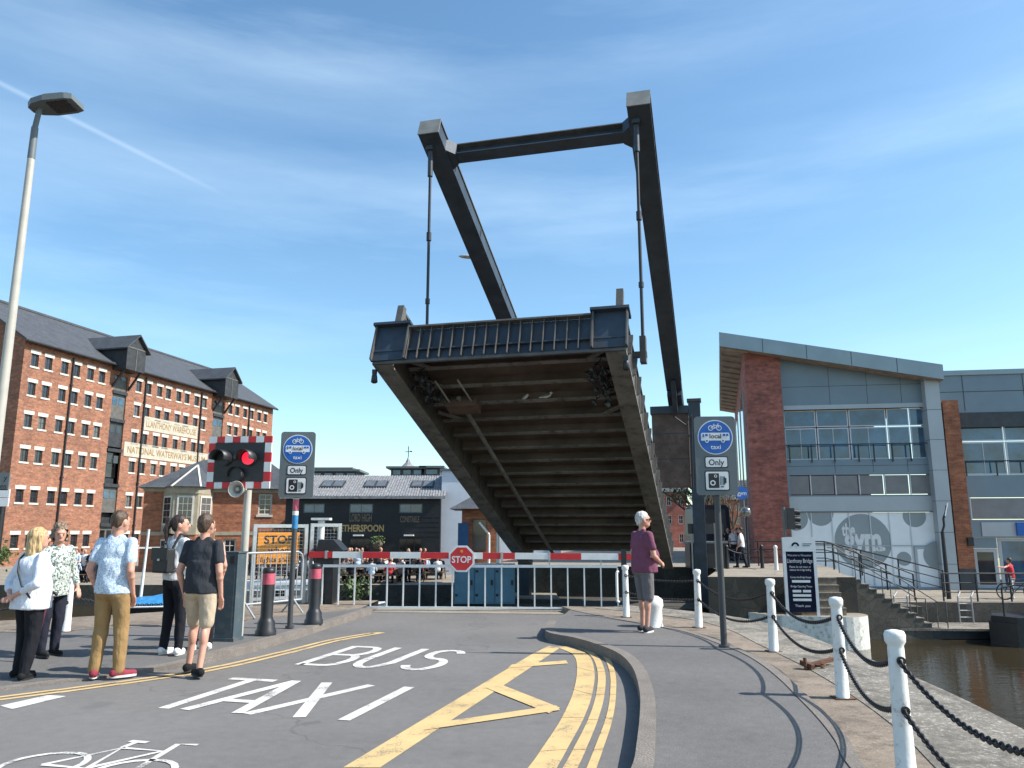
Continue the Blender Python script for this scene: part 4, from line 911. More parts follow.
# ------------------------------------------------------------------ bay-windowed brick house
HF = Fr((at(142, 520, 55)[0], 55.0), R(16)); HE = 4.55
hs_ = thing('brick_house', 'small red brick house with stone bay window and hipped roof before the warehouse', 'house', (HF.o.x, 55, 0), R(16))
hx_ = lambda px: HF.hit(px, 510)[0]
HL = hx_(300)
xb0, xb1 = hx_(164), hx_(211)
wins = [(hx_(258), hx_(271.5), HF.hit(265, 515)[1], HF.hit(265, 494)[1]), (hx_(256), hx_(271.5), -.7, 1.0), (hx_(226), hx_(238), -.9, 1.0)]
M = MB(); wall(M, HL, QZ, HE, wins, HBRICK, .15); M.add([(0, 0, QZ), (0, 7, QZ), (0, 7, HE), (0, 0, HE)], [(0, 1, 2, 3)], HBRICK); M.add([(HL, 0, QZ), (HL, 7, QZ), (HL, 7, HE), (HL, 0, HE)], [(0, 1, 2, 3)], HBRICK)
M.add([(0, 7, QZ), (HL, 7, QZ), (HL, 7, HE), (0, 7, HE)], [(0, 1, 2, 3)], HBRICK)
M.b2((-.03, -.04, 1.25), (HL + .03, -.001, 1.5), STONEBUFF); M.b2((-.06, -.08, HE - .28), (HL + .06, -.001, HE - .02), STONEBUFF); M.build('wall', hs_)
for w_ in wins:
    wo = window(hs_, *w_, LIMEST, GLASSD, .08, 2, 4, .1, bar=.05); MB().b2((w_[0] - .1, -.07, w_[2] - .14), (w_[1] + .1, .07, w_[2] - .002), LIMEST).build('sill', wo)
# bay: three sides of an octagon, set forward
bd_ = 1.5; bpts = [(xb0 - .1, -.002), (xb0 + .75, -bd_), (xb1 - .75, -bd_), (xb1 + .1, -.002)]
bay_o = MB(); bay_o.prism(bpts, QZ, 1.3, HBRICK); bay_o.prism([(x, y * 1.04) for x, y in bpts], 1.302, 1.75, STONEBUFF); bay_o.prism([(x, y * 1.05) for x, y in bpts], HE - .45, HE, STONEBUFF)
bay_o.prism([(x, y * .985) for x, y in bpts], 1.752, HE - .452, STONEBUFF); bo_ = bay_o.build('bay', hs_)
for i in range(3):
    p = Vector((*bpts[i], 0)); q = Vector((*bpts[i + 1], 0)); d = (q - p); Lb = d.length; d.normalize(); nn = Vector((d.y, -d.x, 0))
    for za, zb2 in ((1.95, HE - .6), (-.75, 1.0)):
        m0, m1 = (.22, Lb - .22) if i != 1 else (.25, Lb - .25)
        W = MB(); rt = Matrix((d, -nn, Z)).transposed(); cc = p + d * (m0 + m1) / 2 + nn * .02 + Z * (za + zb2) / 2
        W.box(cc, (m1 - m0, .06, zb2 - za), LIMEST, rt)
        nxx = 3 if i == 1 else 2; gw = (m1 - m0 - .2) / nxx
        for a_ in range(nxx):
            for b2 in range(4): W.box(p + d * (m0 + .1 + gw * (a_ + .5)) + nn * .052 + Z * (za + .1 + (zb2 - za - .2) * (b2 + .5) / 4), (gw - .03, .006, (zb2 - za - .2) / 4 - .03), GLASSD, rt)
        W.build('window', bo_)
M = MB(); rz_ = HE + 2.3; e_ = .45
M.add([(-e_, -e_, HE), (HL + e_, -e_, HE), (HL + e_, 7 + e_, HE), (-e_, 7 + e_, HE), (3.4, 3.3, rz_), (HL - 2.5, 3.3, rz_)], [(0, 1, 5, 4), (1, 2, 5), (2, 3, 4, 5), (3, 0, 4), (0, 3, 2, 1)], SLATE)
bc = (xb0 + xb1) / 2; ap = (bc + .3, 1.6, HE + 1.75)
rp = [(xb0 - .4, .5, HE + .02), (xb0 + .6, -bd_ - .35, HE + .02), (xb1 - .6, -bd_ - .35, HE + .02), (xb1 + .4, .5, HE + .02)]
M.add(rp + [ap], [(0, 1, 4), (1, 2, 4), (2, 3, 4)], SLATE)
for p in rp[1:3]: M.bar(p, ap, .12, .08, LIMEST)
M.build('roof', hs_)

# ------------------------------------------------------------------ black boarded pub
PF = Fr((at(285, 520, 50)[0], 50.0), R(1.5)); 
pub = thing('pub_building', 'black boarded two storey pub with grey metal roof and gold lettering beyond the water', 'pub', (PF.o.x, 50, 0), R(1.5))
pxs = lambda px, py=510: PF.hit(px, py)[0]; pz = lambda py, px=380: PF.hit(px, py)[1]
PL = pxs(440.6); PE = pz(495)
pw = [(pxs(a_), pxs(b2), pz(513), pz(503.5)) for a_, b2 in ((303, 324.5), (349, 373), (399, 422.5))]
gw = [(pxs(a_), pxs(b2), pz(570), pz(538)) for a_, b2 in ((303, 326), (350, 372), (399, 423))]
M = MB(); wall(M, PL, QZ, PE, pw + gw, PUBBLACK, .15); M.add([(0, 0, QZ), (0, 8, QZ), (0, 8, PE), (0, 0, PE)], [(0, 1, 2, 3)], PUBBLACK); M.add([(PL, 0, QZ), (PL, 8, QZ), (PL, 8, PE), (PL, 4, PE + 1.45), (PL, 0, PE)], [(0, 1, 2, 3, 4)], PUBBLACK)
M.add([(0, 8, QZ), (PL, 8, QZ), (PL, 8, PE), (0, 8, PE)], [(0, 1, 2, 3)], PUBBLACK); M.add([(0, 0, PE), (0, 8, PE), (0, 4, PE + 1.45)], [(0, 1, 2)], PUBBLACK)
k = QZ + .3
while k < PE: M.b2((.0, -.015, k), (PL, -.0005, k + .015), PUBBLACK) if not any(h[2] < k < h[3] for h in pw + gw) else None; k += .3
M.build('wall', pub)
for h in pw: window(pub, *h, SIGNGREY, GLASSB, .06, 2, 1, .07)
for h in gw: window(pub, *h, BLACK, GLASSD, .06, 3, 1, .08)
M = MB(); M.add([(-.3, -.4, PE - .1), (PL + .3, -.4, PE - .1), (PL + .3, 4, PE + 1.5), (-.3, 4, PE + 1.5), (PL + .3, 8.4, PE - .1), (-.3, 8.4, PE - .1)], [(0, 1, 2, 3), (3, 2, 4, 5)], ROOFGREY)
M.b2((-.3, -.45, PE - .25), (PL + .3, -.38, PE - .08), ROOFGREY)
for k in range(60): x = -.2 + k * (PL + .4) / 59; M.bar((x, -.38, PE - .07), (x, 3.95, PE + 1.51), .04, .05, ROOFGREY)
pr_o = M.build('roof', pub)
for pc in (327, 371.5, 420):
    xc = pxs(pc, 485); M = MB(); s_ = 1.6 / 4.4
    p0 = (xc - .75, .9, PE + .42); M.extr([(-.75, -.7), (.75, -.7), (.75, .7), (-.75, .7)], (xc, 1.9, PE - .1 + 2.3 * s_ + .1), X, Vector((0, 1, s_)).normalized(), Vector((0, .3, -1)).normalized() * .1, TIMBER)
    for sg in (-.37, .37): M.extr([(-.3, -.56), (.3, -.56), (.3, .56), (-.3, .56)], (xc + sg, 1.9 - .01, PE - .1 + 2.3 * s_ + .11), X, Vector((0, 1, s_)).normalized(), Vector((0, .3, -1)).normalized() * .05, mat('skylight_glass', (.10, .11, .12), .45, var=.3))
    M.build('skylight', pr_o)
M = MB(); M.text('WETHERSPOON', ((pxs(333) + pxs(384.5)) / 2, -.03, pz(528)), X, Z, Y_, .42, GOLD, pxs(384.5) - pxs(333), bold=.03); M.build('lettering', pub)
GOLDD = mat('dull_gold_letters', (.16, .12, .08), .5, var=.2)
M2 = MB(); M2.text('CONSTABLE', (pxs(410), -.03, pz(519)), X, Z, Y_, .4, GOLDD, pxs(419) - pxs(400), bold=.02); M2.build('upper_lettering', pub)
M = MB(); M.text('LORD HIGH', (pxs(361), -.03, pz(517.5)), X, Z, Y_, .5, GOLDD, pxs(372) - pxs(350), bold=.02); M.build('upper_lettering', pub)
for pc in (360, 410): M = MB(); M.b2((pxs(pc) - .3, -.5, pz(536)), (pxs(pc) + .3, -.02, pz(534.6)), SIGNWHITE); M.build('wall_lamp', pub)
hbx = pxs(380); M = MB(); M.sph((hbx, -.6, pz(544)), (.32, .3, .3), BARK, 10, 6); rnd = random.Random(2)
for k in range(90):
    a_ = rnd.random() * 6.28; r = rnd.random() * .45; c = Vector((hbx + r * math.cos(a_), -.6 + r * math.sin(a_), pz(542) + rnd.random() * .45 - .1)); M.box(c, (.1, .1, .02), LEAF, Matrix.Rotation(rnd.random() * 3, 3, Vector((rnd.random(), rnd.random(), rnd.random() + .1)).normalized()))
M.tube((hbx, -.6, pz(540)), (hbx, -.02, pz(533)), .02, BLACK, n=5); tag(M.build('hanging_basket'), 'hanging basket of green leaves on the black pub wall', 'hanging basket')
bpy.data.objects['hanging_basket'].location = PF.o; bpy.data.objects['hanging_basket'].rotation_euler = (0, 0, PF.rz)
# building with roof monitors behind the pub
def bx_at(M, x0, x1, y0, y1, Yd, dep, m, pyb=None):
    a_ = at(x0, y0, Yd); b2 = at(x1, y0, Yd); zt2 = a_[2]; zb2 = at(x0, y1, Yd)[2] if pyb is None else pyb
    M.b2((a_[0], Yd, zb2), (b2[0], Yd + dep, zt2), m); return (a_[0], b2[0], zt2)
rb = thing('rooftop_building', 'dark building behind the pub with flat roof lanterns and a small weathervane spire', 'building', (at(370, 500, 70)[0], 70, QZ))
rb_l = rb.location.copy()
M = MB(); bx_at(M, 296, 446, 477, 600, 70, 10, SIGNGREY, QZ); wallo = M
def loc(M, o): M.v = [(v[0] - o.x, v[1] - o.y, v[2] - o.z) for v in M.v]; return M
loc(M, rb_l).build('wall', rb)
for x0, x1, y0 in ((300, 356, 471.5), (312, 350, 470), (391, 422, 468.5), (424, 440, 468)):
    M = MB(); a_, b2, zt2 = bx_at(M, x0, x1, y0, 478.5, 70.2 + (x0 == 312) * .4, 4, CLADD); M.b2((a_ - .4, 69.8, zt2), (b2 + .4, 74.6, zt2 + .18), SIGNGREY)
    n = int((b2 - a_) / .9); 
    for k in range(n): M.b2((a_ + .2 + k * (b2 - a_) / n, 70.15 + (x0 == 312) * .4, zt2 - .55), (a_ + .2 + (k + .7) * (b2 - a_) / n, 70.19 + (x0 == 312) * .4, zt2 - .15), GLASSB)
    loc(M, rb_l).build('roof_lantern', rb)
c0 = Vector(at(408, 468, 72)); M = MB(); M.lathe([(.8, 0), (.55, .2), (.25, .5), (.1, .85), (.04, 1.0)], ROOFGREY, c0, 8, False); M.tube(c0 + Z * .9, c0 + Z * 2.0, .04, BLACK, n=6); M.bar(c0 + Vector((-.3, 0, 1.5)), c0 + Vector((.35, 0, 1.5)), .04, .05, BLACK); M.bar(c0 + Vector((.15, 0, 1.55)), c0 + Vector((.35, 0, 1.5)), .04, .1, BLACK); loc(M, rb_l).build('weathervane_spire', rb)
# white building and the control cabin by the hinge
wbx = thing('white_building', 'plain white rendered wall of a building between the black pub and the raised bridge', 'building', (at(461, 540, 51)[0], 51, QZ)); ol = wbx.location.copy()
M = MB(); a_ = at(442, 471, 51); b2 = at(560, 471, 51); RENDER = mat('white_render', (.62, .65, .7), .8, var=.05, scale=2); M.b2((a_[0], 51, QZ), (b2[0], 60, a_[2]), RENDER); loc(M, ol).build('wall', wbx)
M = MB(); M.b2((a_[0] - .12, 50.9, a_[2]), (b2[0] + .1, 60.1, a_[2] + .15), SIGNGREY); loc(M, ol).build('coping', wbx)
cbn = thing('control_cabin', 'brick bridge control cabin with slate roof and blue panel behind the raised deck', 'cabin', (at(478, 560, 40)[0], 40, 0)); ol = cbn.location.copy()
a_ = at(462, 510, 40); b2 = at(500, 510, 40); zt2 = at(462, 509, 40)[2]
M = MB(); M.b2((a_[0], 40, QZ), (b2[0], 43.5, zt2), HBRICK); loc(M, ol).build('wall', cbn)
M = MB(); zr = zt2; M.add([(a_[0] - .6, 39.4, zr), (b2[0] + .6, 39.4, zr), (b2[0] + .6, 44, zr), (a_[0] - .6, 44, zr), ((a_[0] + b2[0]) / 2, 41.7, zr + 1.0)], [(0, 1, 4), (1, 2, 4), (2, 3, 4), (3, 0, 4), (0, 3, 2, 1)], SLATE); loc(M, ol).build('roof', cbn)
M = MB(); q0 = at(458, 523, 39.9); q1 = at(468.5, 523, 39.9); M.b2((q0[0], 39.9, -.6), (q1[0], 39.996, q0[2]), BLUEP); loc(M, ol).build('blue_panel', cbn)
M = MB(); q0 = at(473, 520, 39.9); q1 = at(486, 520, 39.9); M.b2((q0[0], 39.93, .6), (q1[0], 39.994, q0[2]), GLASSD); loc(M, ol).build('window', cbn)
M = MB(); q = at(489, 545, 39.7); M.path([(q[0], 39.7, -.5), (q[0], 39.7, 1.4), (q[0] - .5, 39.7, 2.0)], .06, REFW, 8); loc(M, ol).build('downpipe', cbn)
q0 = at(455, 575, 33.4); q1 = at(515, 575, 33.4)
es = thing('equipment_cabinet', 'blue grey steel equipment doors behind the barrier railing under the bridge', 'cabinet', ((q0[0] + q1[0]) / 2, 33.4, -1.35)); ol = es.location.copy(); zt2 = .22
M = MB(); M.b2((q0[0], 33.0, -1.349), (q1[0], 34.2, zt2), BLUESHED); loc(M, ol).build('body', es)
wd = (q1[0] - q0[0]) / 3
for k in range(3):
    M = MB(); M.b2((q0[0] + k * wd + .03, 32.96, -1.28), (q0[0] + (k + 1) * wd - .03, 32.996, zt2 - .08), BLUESHED)
    for zz in (-1.05, -.1): M.b2((q0[0] + k * wd + .05, 32.94, zz), (q0[0] + k * wd + .15, 32.959, zz + .1), BLACK)
    M.b2((q0[0] + (k + 1) * wd - .16, 32.93, -.6), (q0[0] + (k + 1) * wd - .08, 32.959, -.4), BLACK); loc(M, ol).build('door', es)

# ------------------------------------------------------------------ gym building
gx0 = at(785, 480, 40)
GF = Fr((gx0[0], 40.0), R(-9)); gym = thing('gym_building', 'modern grey clad building with sloping roof, tall brick pier and gym window graphics', 'building', (gx0[0], 40, 0), R(-9))
def zp(X_, Y2): return (700 + X_ / 2.744, 320 + Y2 / 2.744)
def gh_(X_, Y2, y=0): return GF.hit(*zp(X_, Y2), y)
def gz_(Y2, X_=430, y=0): return gh_(X_, Y2, y)[1]
def gx_(X_, Y2=300, y=0): return gh_(X_, Y2, y)[0]
xL, xR = gx_(232, 300), gx_(628, 300)
# rear of recess: main wall strips, each a slab with its own height
zg0, zg1 = gz_(382), gz_(243); zl0, zl1 = gz_(480), gz_(424); zv1 = gz_(527); ztop = gz_(100)
M = MB()
rows_ = [(zg1 + .12, gz_(105, 240), CLAD), (gz_(420), zg0, CLAD), (gz_(525), gz_(484), CLADL)]
yf = -1.0; p0 = gh_(52, 33, yf); p1 = gh_(666, 122, yf)
zs = lambda s_: p0[1] + (p1[1] - p0[1]) * (s_ - p0[0]) / (p1[0] - p0[0])
tk = .75; zcap = zs(xR + .2) - tk - .02
wallm = MB(); holes = [(xL + .02, xR - .02, zg0, zg1), (xL + .1, xR - .02, zl0, zl1), (xL + .02, xR - .02, QZ + .1, zv1)]
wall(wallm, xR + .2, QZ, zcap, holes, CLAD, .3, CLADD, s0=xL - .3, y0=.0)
wallm.add([(xL - .3, 0, zcap), (xR + .2, 0, zcap), (xR + .2, 0, zcap + .001), (xL - .3, 0, zs(xL - .3) - tk)], [(0, 1, 2, 3)], CLAD)
# panel joints
for zz in (gz_(180), gz_(400)): wallm.b2((xL, -.006, zz), (xR, -.001, zz + .02), CLADD)
for xx in (gx_(362), gx_(466), gx_(560)):
    for za, zb2 in ((zg1 + .15, ztop - .3), (gz_(418), zg0 - .02)): wallm.b2((xx, -.006, za), (xx + .02, -.001, zb2), CLADD)
wallm.b2((xL, -.03, gz_(524)), (xR, -.002, gz_(484)), CLADL); wallm.b2((xL, -.06, zg1), (xR, -.002, zg1 + .22), CLADL)
wallm.build('wall', gym)
D = 22; th = PSI - R(9)
def P3(s_, y, z): return (s_, y, z)
# side wall running away from us, turned as the street runs
sxv = Vector((math.sin(PSI), math.cos(PSI), 0)); sl_dir = Vector((sxv.dot(GF.ex), sxv.dot(GF.ey), 0))
pxL, pxR = gx_(133, 300, -.35), gx_(231, 300, -.35)
pier = MB(); pier.b2((pxL, -.35, -3.2), (pxR, .6, gz_(75, 180, -.35)), GBRICK); pier.build('brick_pier', gym)
sw = MB(); o = Vector((pxL + .02, .6, 0)); e = o + sl_dir * D; zt0 = gz_(75, 130, -.35)
sw.add([o, e, e + Z * zt0, o + Z * zt0], [(0, 1, 2, 3)], GBRICK)
sw.add([e, (xR + 2, 18, 0), (xR + 2, 18, zt0), e + Z * zt0], [(0, 1, 2, 3)], GBRICK); sw.build('side_wall', gym)
for k in range(3):
    W = MB(); nrm_ = Vector((-sl_dir.y, sl_dir.x, 0)); a_ = o + sl_dir * (2 + k * 6) ; b2 = a_ + sl_dir * 3.4
    W.extr([(0, 2.6), (3.4, 2.6), (3.4, 9.2), (0, 9.2)], a_ + nrm_ * .06, sl_dir, Z, -nrm_ * .058, GLASSB, CLADL); W.build('side_window', gym)
# roof: one sloping slab with overhang on the street side
Rf = MB(); yf = -1.0
sk = lambda s_, y: s_ + (y - yf) * sl_dir.x / sl_dir.y
tk = .75
q = [(p0[0], yf), (p1[0], yf), (sk(p1[0], D), D), (sk(p0[0], D), D)]
top = [(a_[0], a_[1], zs(b2)) for a_, b2 in zip(q, (p0[0], p1[0], p1[0], p0[0]))]; bot = [(x, y, z - tk) for x, y, z in top]
Rf.add(top + bot, [(0, 1, 2, 3), (0, 4, 5, 1), (1, 5, 6, 2), (2, 6, 7, 3), (3, 7, 4, 0)], ROOFMET)
for k in range(1, 5): s_ = p0[0] + (p1[0] - p0[0]) * k / 5; Rf.b2((s_, yf - .012, zs(s_) - tk + .02), (s_ + .025, yf - .002, zs(s_) - .03), CLADD)
ro = Rf.build('roof', gym)
So = MB(); So.add([(x, y, z - .004) for x, y, z in bot], [(3, 2, 1, 0)], WOODSOFF)
rr0 = Vector(bot[0]); rr1 = Vector(bot[1]); wdir = (Vector(bot[3]) - rr0).normalized()
for k in range(14): a_ = rr0 + wdir * (k * 1.6 + .3) + Vector((.1, 0, -.06)); So.bar(a_, a_ + (rr1 - rr0) * .12, .12, .1, WOODSOFF)
So.build('soffit', ro)
# sloping shadow panel under roof inside recess is wall; the tall grey column at right
cm = MB(); cz1 = gz_(150, 645, -.5); c0x, c1x = gx_(628, 300, -.5), gx_(668, 300, -.5)
cm.b2((c0x, -.5, QZ), (c1x, .5, cz1), CLADL)
for k in range(7): zz = QZ + 1.2 + k * 1.5; cm.b2((c0x - .003, -.506, zz), (c1x + .003, .3, zz + .02), CLADD)
cm.build('clad_column', gym)
# first floor glazing
mull = [232, 322, 412, 517, 580, 627]; zm = gz_(292)
for i in range(5):
    window(gym, gx_(mull[i]) + .03, gx_(mull[i + 1]) - .02, zm + .03, zg1 - .02, FRAMEW, GLASSB, .22, 1, 1, .05)
    window(gym, gx_(mull[i]) + .03, gx_(mull[i + 1]) - .02, zg0 + .02, zm - .02, FRAMEW, GLASSB, .22, 2 if i < 3 else 1, 1, .06)
rl = MB(); zr_ = gz_(341); rl.b2((xL, -.15, zr_ - .03), (xR, -.1, zr_ + .02), BLACK)
for X_ in (240, 300, 362, 428, 470, 520, 570, 625): rl.b2((gx_(X_) - .03, -.15, zg0 - .15), (gx_(X_) + .03, -.1, zr_), BLACK)
rl.build('balcony_rail', gym)
rnd = random.Random(5); gm_ = MB()
lb = [240, 303, 371, 437, 507, 577, 640]
for i in range(6):
    L_ = MB(); x0, x1 = gx_(lb[i], 450) + .05, gx_(lb[i + 1], 450) - .05
    L_.b2((x0, .1, zl0 + .04), (x1, .14, zl1 - .04), LOUV); k = zl0 + .08
    while k < zl1 - .1: L_.b2((x0 + .03, .06, k), (x1 - .03, .099, k + .035), LOUV); k += .09
    L_.b2((x0 - .05, .02, zl0 + .02), (x0, .13, zl1 - .02), FRAMEW); L_.build('louvre_panel', gym)
# ground floor vinyl panels with the graphics
Vn = MB(); y_ = .08; vz0 = QZ + .1
vx = [234, 310, 367, 414, 472, 525, 582, 652]
for i in range(7):
    x0, x1 = gx_(vx[i], 600), gx_(vx[i + 1], 600); Vn.b2((x0 + .02, y_, vz0), (x1 - .02, y_ + .05, zv1 - .02), VINYL); Vn.b2((x0 - .025, y_ - .04, vz0), (x0 + .019, y_ + .06, zv1 - .015), FRAMEW)
Vn.b2((xL + .05, y_ - .045, gz_(621, 600)), (xR - .05, y_ - .002, gz_(621, 600) + .05), CLADL)
vo = Vn.build('shopfront', gym)
Lg = MB(); yy = y_ - .006
def circ(X_, Y2, r, m, dy=0):
    s_, z = gh_(X_, Y2, y_); rr_ = abs(gx_(X_ + r, Y2, y_) - gx_(X_ - r, Y2, y_)) / 2; n = 40; pts = []
    for i in range(n):
        a_, b2 = rr_ * math.cos(2 * PI * i / n), rr_ * math.sin(2 * PI * i / n)
        pts.append((max(xL + .08, min(xR - .06, s_ + a_)), min(zv1 - .03, z + b2)))
    Lg.extr(pts, (0, yy - dy, 0), X, Z, Y_ * .003, m)
circ(447, 607, 78, VINGREY); circ(330, 530, 36, VINGREY); circ(588, 538, 32, VINGREY); circ(647, 690, 42, VINGREY); circ(560, 655, 20, VINGREY); circ(262, 545, 34, VINGREY)
fx2 = yy - .004
Lg.text('the', (gx_(408, 576), fx2, gz_(574)), X, Z, Y_, .62, SIGNWHITE, gx_(426, 575) - gx_(389, 575), bold=.03)
Lg.text('gym', (gx_(447, 605), fx2, gz_(604) + .1), X, Z, Y_, 1.15, SIGNWHITE, gx_(499, 605) - gx_(396, 605), bold=.042)
for X_ in (488, 503): circ(X_, 628, 6, SIGNWHITE, .004)
tag(Lg.build('window_graphic', vo), 'grey circles with white gym lettering')
dr = MB(); d0, d1 = gx_(594, 680, -.05), gx_(660, 680, -.05); dr.b2((d0, -.02, QZ), (d1, .06, gz_(622, 620)), CLADL); dr.b2((d0 + .12, -.03, QZ + .1), (d1 - .12, -.021, gz_(622, 620) - .12), VINYL)
dr.disc(((d0 + d1) / 2 + .5, -.034, QZ + 1.6), .68, X, Z, Y_ * .003, VINGREY, 30); dr.build('door', gym)
# right wing
xw = gx_(668, 300, -.2); XW = xw + 26; zw = gz_(150, 760); wing = MB()
bz1, bz0 = gz_(252, 800), gz_(425, 800)
hl = [(gx_(722, 350), XW - .5, gz_(425, 800), gz_(282, 800)), (gx_(745, 520), XW - .5, gz_(548, 800), gz_(486, 800)), (gx_(752, 650), XW - .5, QZ + .05, gz_(598, 800))]
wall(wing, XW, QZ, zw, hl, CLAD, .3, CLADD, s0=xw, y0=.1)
wing.b2((xw + .1, .06, bz1 - .75), (XW, .098, bz1), CLADD); wing.b2((gx_(745), .05, gz_(594, 800)), (XW, .097, gz_(555, 800)), CLADL)  # dark strip paints in the shadow band above the wing windows
for zz in (gz_(195, 800),): wing.b2((xw, .088, zz), (XW, .097, zz + .03), CLADD)
for k in range(9): wing.b2((xw + 1.2 + k * 2.8, .085, bz1 + .1), (xw + 1.23 + k * 2.8, .0965, zw), CLADD)
wing.b2((xw - .1, .0, zw), (XW, 9, zw + .25), ROOFMET); wing.b2((XW - .02, .1, QZ), (XW, 9, zw), CLAD); wing.build('wing_wall', gym)
bp = MB(); bx0, bx1 = gx_(672, 300, -.5), gx_(716, 300, -.5); bp.b2((bx0, -.5, QZ + 1.0), (bx1, .3, gz_(220, 695, -.5)), mat('x', (1, 1, 1)) if False else HBRICK); bp.b2((bx0 - .01, -.51, QZ), (bx1 + .01, .3, QZ + .998), CLADD)
bpo = bp.build('brick_pier', gym); lw = MB(); lw.b2(((bx0 + bx1) / 2 + .1, -.66, gz_(620, 728, -.5)), ((bx0 + bx1) / 2 + .35, -.502, gz_(596, 728, -.5)), BLACK); lw.build('wall_light', bpo)
for k in range(7):
    x0 = hl[0][0] + k * 2.05; 
    window(gym, x0 + .02, x0 + 2.03, hl[0][2] + .02, gz_(332, 800), FRAMEW, GLASSB, .3, 2, 1, .08); window(gym, x0 + .02, x0 + 2.03, gz_(330, 800), hl[0][3] - .02, FRAMEW, GLASSB, .3, 1, 1, .06)
    x0 = hl[1][0] + k * 2.9; L_ = MB(); L_.b2((x0 + .06, .2, hl[1][2] + .04), (x0 + 2.84, .24, hl[1][3] - .04), LOUV); kk = hl[1][2] + .1
    while kk < hl[1][3] - .1: L_.b2((x0 + .1, .17, kk), (x0 + 2.8, .199, kk + .035), LOUV); kk += .09
    L_.b2((x0, .12, hl[1][2] + .02), (x0 + .058, .23, hl[1][3] - .02), FRAMEW); L_.build('louvre_panel', gym)
rl = MB(); zr_ = gz_(388, 800); rl.b2((hl[0][0], -.05, zr_), (XW, 0, zr_ + .05), BLACK)
for k in range(14): rl.b2((hl[0][0] + k * 1.4, -.05, hl[0][2] - .05), (hl[0][0] + k * 1.4 + .05, 0, zr_), BLACK)
rl.build('balcony_rail', gym)
zd = hl[2][3]
dx = [gx_(760, 680), gx_(826, 680), gx_(832, 680)]
window(gym, dx[0], dx[1], QZ + .06, gz_(628, 800), CLADL, GLASSD, .25, 1, 1, .16, 'door'); sp = MB(); sp.b2((dx[0] - .4, .2, gz_(626, 800)), (dx[1], .28, zd - .01), CLAD); sp.b2((hl[2][0], .2, QZ + .06), (dx[0] - .01, .28, gz_(628, 800)), CLADL); sp.build('fascia_panel', gym)
for k in range(4): window(gym, dx[2] + k * 2.3, dx[2] + 2.25 + k * 2.3, QZ + .06, zd - .02, CLADL, GLASSB, .25, 1, 1, .14)
M = MB(); M.b2((gx_(868, 570), -.1, gz_(592, 870)), (gx_(868, 570) + 5, .045, gz_(556, 870)), SIGNBLUE); M.build('blue_fascia_sign', gym)

# ------------------------------------------------------------------ plaza edge, steps, railings, pontoon
def rail_run(name, label, pts, h, m, cat, posts=None, nr=3, r=.03, group=None):
    base = Vector(pts[0]); t = thing(name, label, cat, base, 0, group); P_ = [Vector(p) - base for p in pts]; M = MB()
    for k in range(nr): zz = h * (k + 1) / nr; M.path([p + Z * zz for p in P_], r if k == nr - 1 else r * .7, m, 8)
    M.build('rail', t); cum = []
    for a_, b2 in zip(P_, P_[1:]):
        n = max(1, round((b2 - a_).length / 1.3))
        for k in range(n): cum.append(a_.lerp(b2, k / n))
    cum.append(P_[-1])
    po = None
    for c in cum:
        if po is None: po = MB().tube((0, 0, 0), (0, 0, h), r * 1.15, m, n=8).build('post', t)
        else: po = po.copy(); COL.objects.link(po)
        po.location = c
    return t
# steps from landing up to the plaza
st_ = thing('stone_steps', 'short flight of worn stone steps up from the landing behind the navy board', 'steps', (10.5, 28.0, QZ))
M = MB()
for k in range(5): M.b2((-.75, -.8 + k * .16, 0 if k == 0 else .24 * k), (.75, .08, .24 * (k + 1) - .03), STONE); M.b2((-.77, -.82 + k * .16, .24 * (k + 1) - .029), (.77, -.8 + k * .16 + .19, .24 * (k + 1)), COPE)
M.build('flight', st_)
ss = thing('quay_stairs', 'stone stairway with rubble side running down from the plaza to the pontoon', 'stairs', (12.45, 30.0, 0))
M = MB(); n = 11
for k in range(n): M.b2((k * .27, -.75, -3.2), ((k + 1) * .27 if k < n - 1 else (k + 1) * .27, .75, -.17 * (k + 1)), RUBBLE); M.b2((k * .27, -.77, -.17 * (k + 1)), ((k + 1) * .27 + .02, .76, -.17 * (k + 1) + .03), COPE)
M.b2((-.1, .76, -3.2), (3.2, 2.2, -1.25), RUBBLE); M.build('flight', ss)
for yy in (-.7, .72):
    M = MB(); M.path([(-.3, yy, .95), (0, yy, .95), (3.0, yy, -.95), (3.3, yy, -.95), (3.3, yy, -1.9)], .02, STEELTOP, 8)
    for k in range(4): M.tube((k * .95 + .1, yy, -.17 - k * .6), (k * .95 + .1, yy, .88 - k * .6), .018, STEELTOP, n=6)
    M.build('handrail', ss)
rail_run('black_railing', 'black railing along the upper plaza then sloping down past the gym graphics', [(9.9, 37.0, 0), (14.2, 36.2, 0), (17.0, 35.2, -.75), (18.6, 34.6, QZ)], 1.1, BLACK, 'railing')
rail_run('black_railing', 'second black railing sloping beside the ramp in front of the gym doorway', [(12.0, 33.4, 0), (13.4, 33.3, 0), (16.4, 32.8, QZ)], 1.05, BLACK, 'railing')
rail_run('black_railing', 'black railing along the lower quay wall above the pontoon', [(17.3, 32.3, QZ), (40, 31.6, QZ)], 1.1, BLACK, 'railing')
pt = thing('pontoon', 'low floating pontoon with pale deck moored below the quay wall', 'pontoon', (14.0, 29.3, WZ), R(-2.5))
M = MB(); M.b2((0, 0, .02), (24, 1.9, .3), TIMBER); M.build('float', pt); M = MB(); M.b2((-.05, -.05, .3), (24.05, 1.95, .38), COPE); M.build('deck', pt)
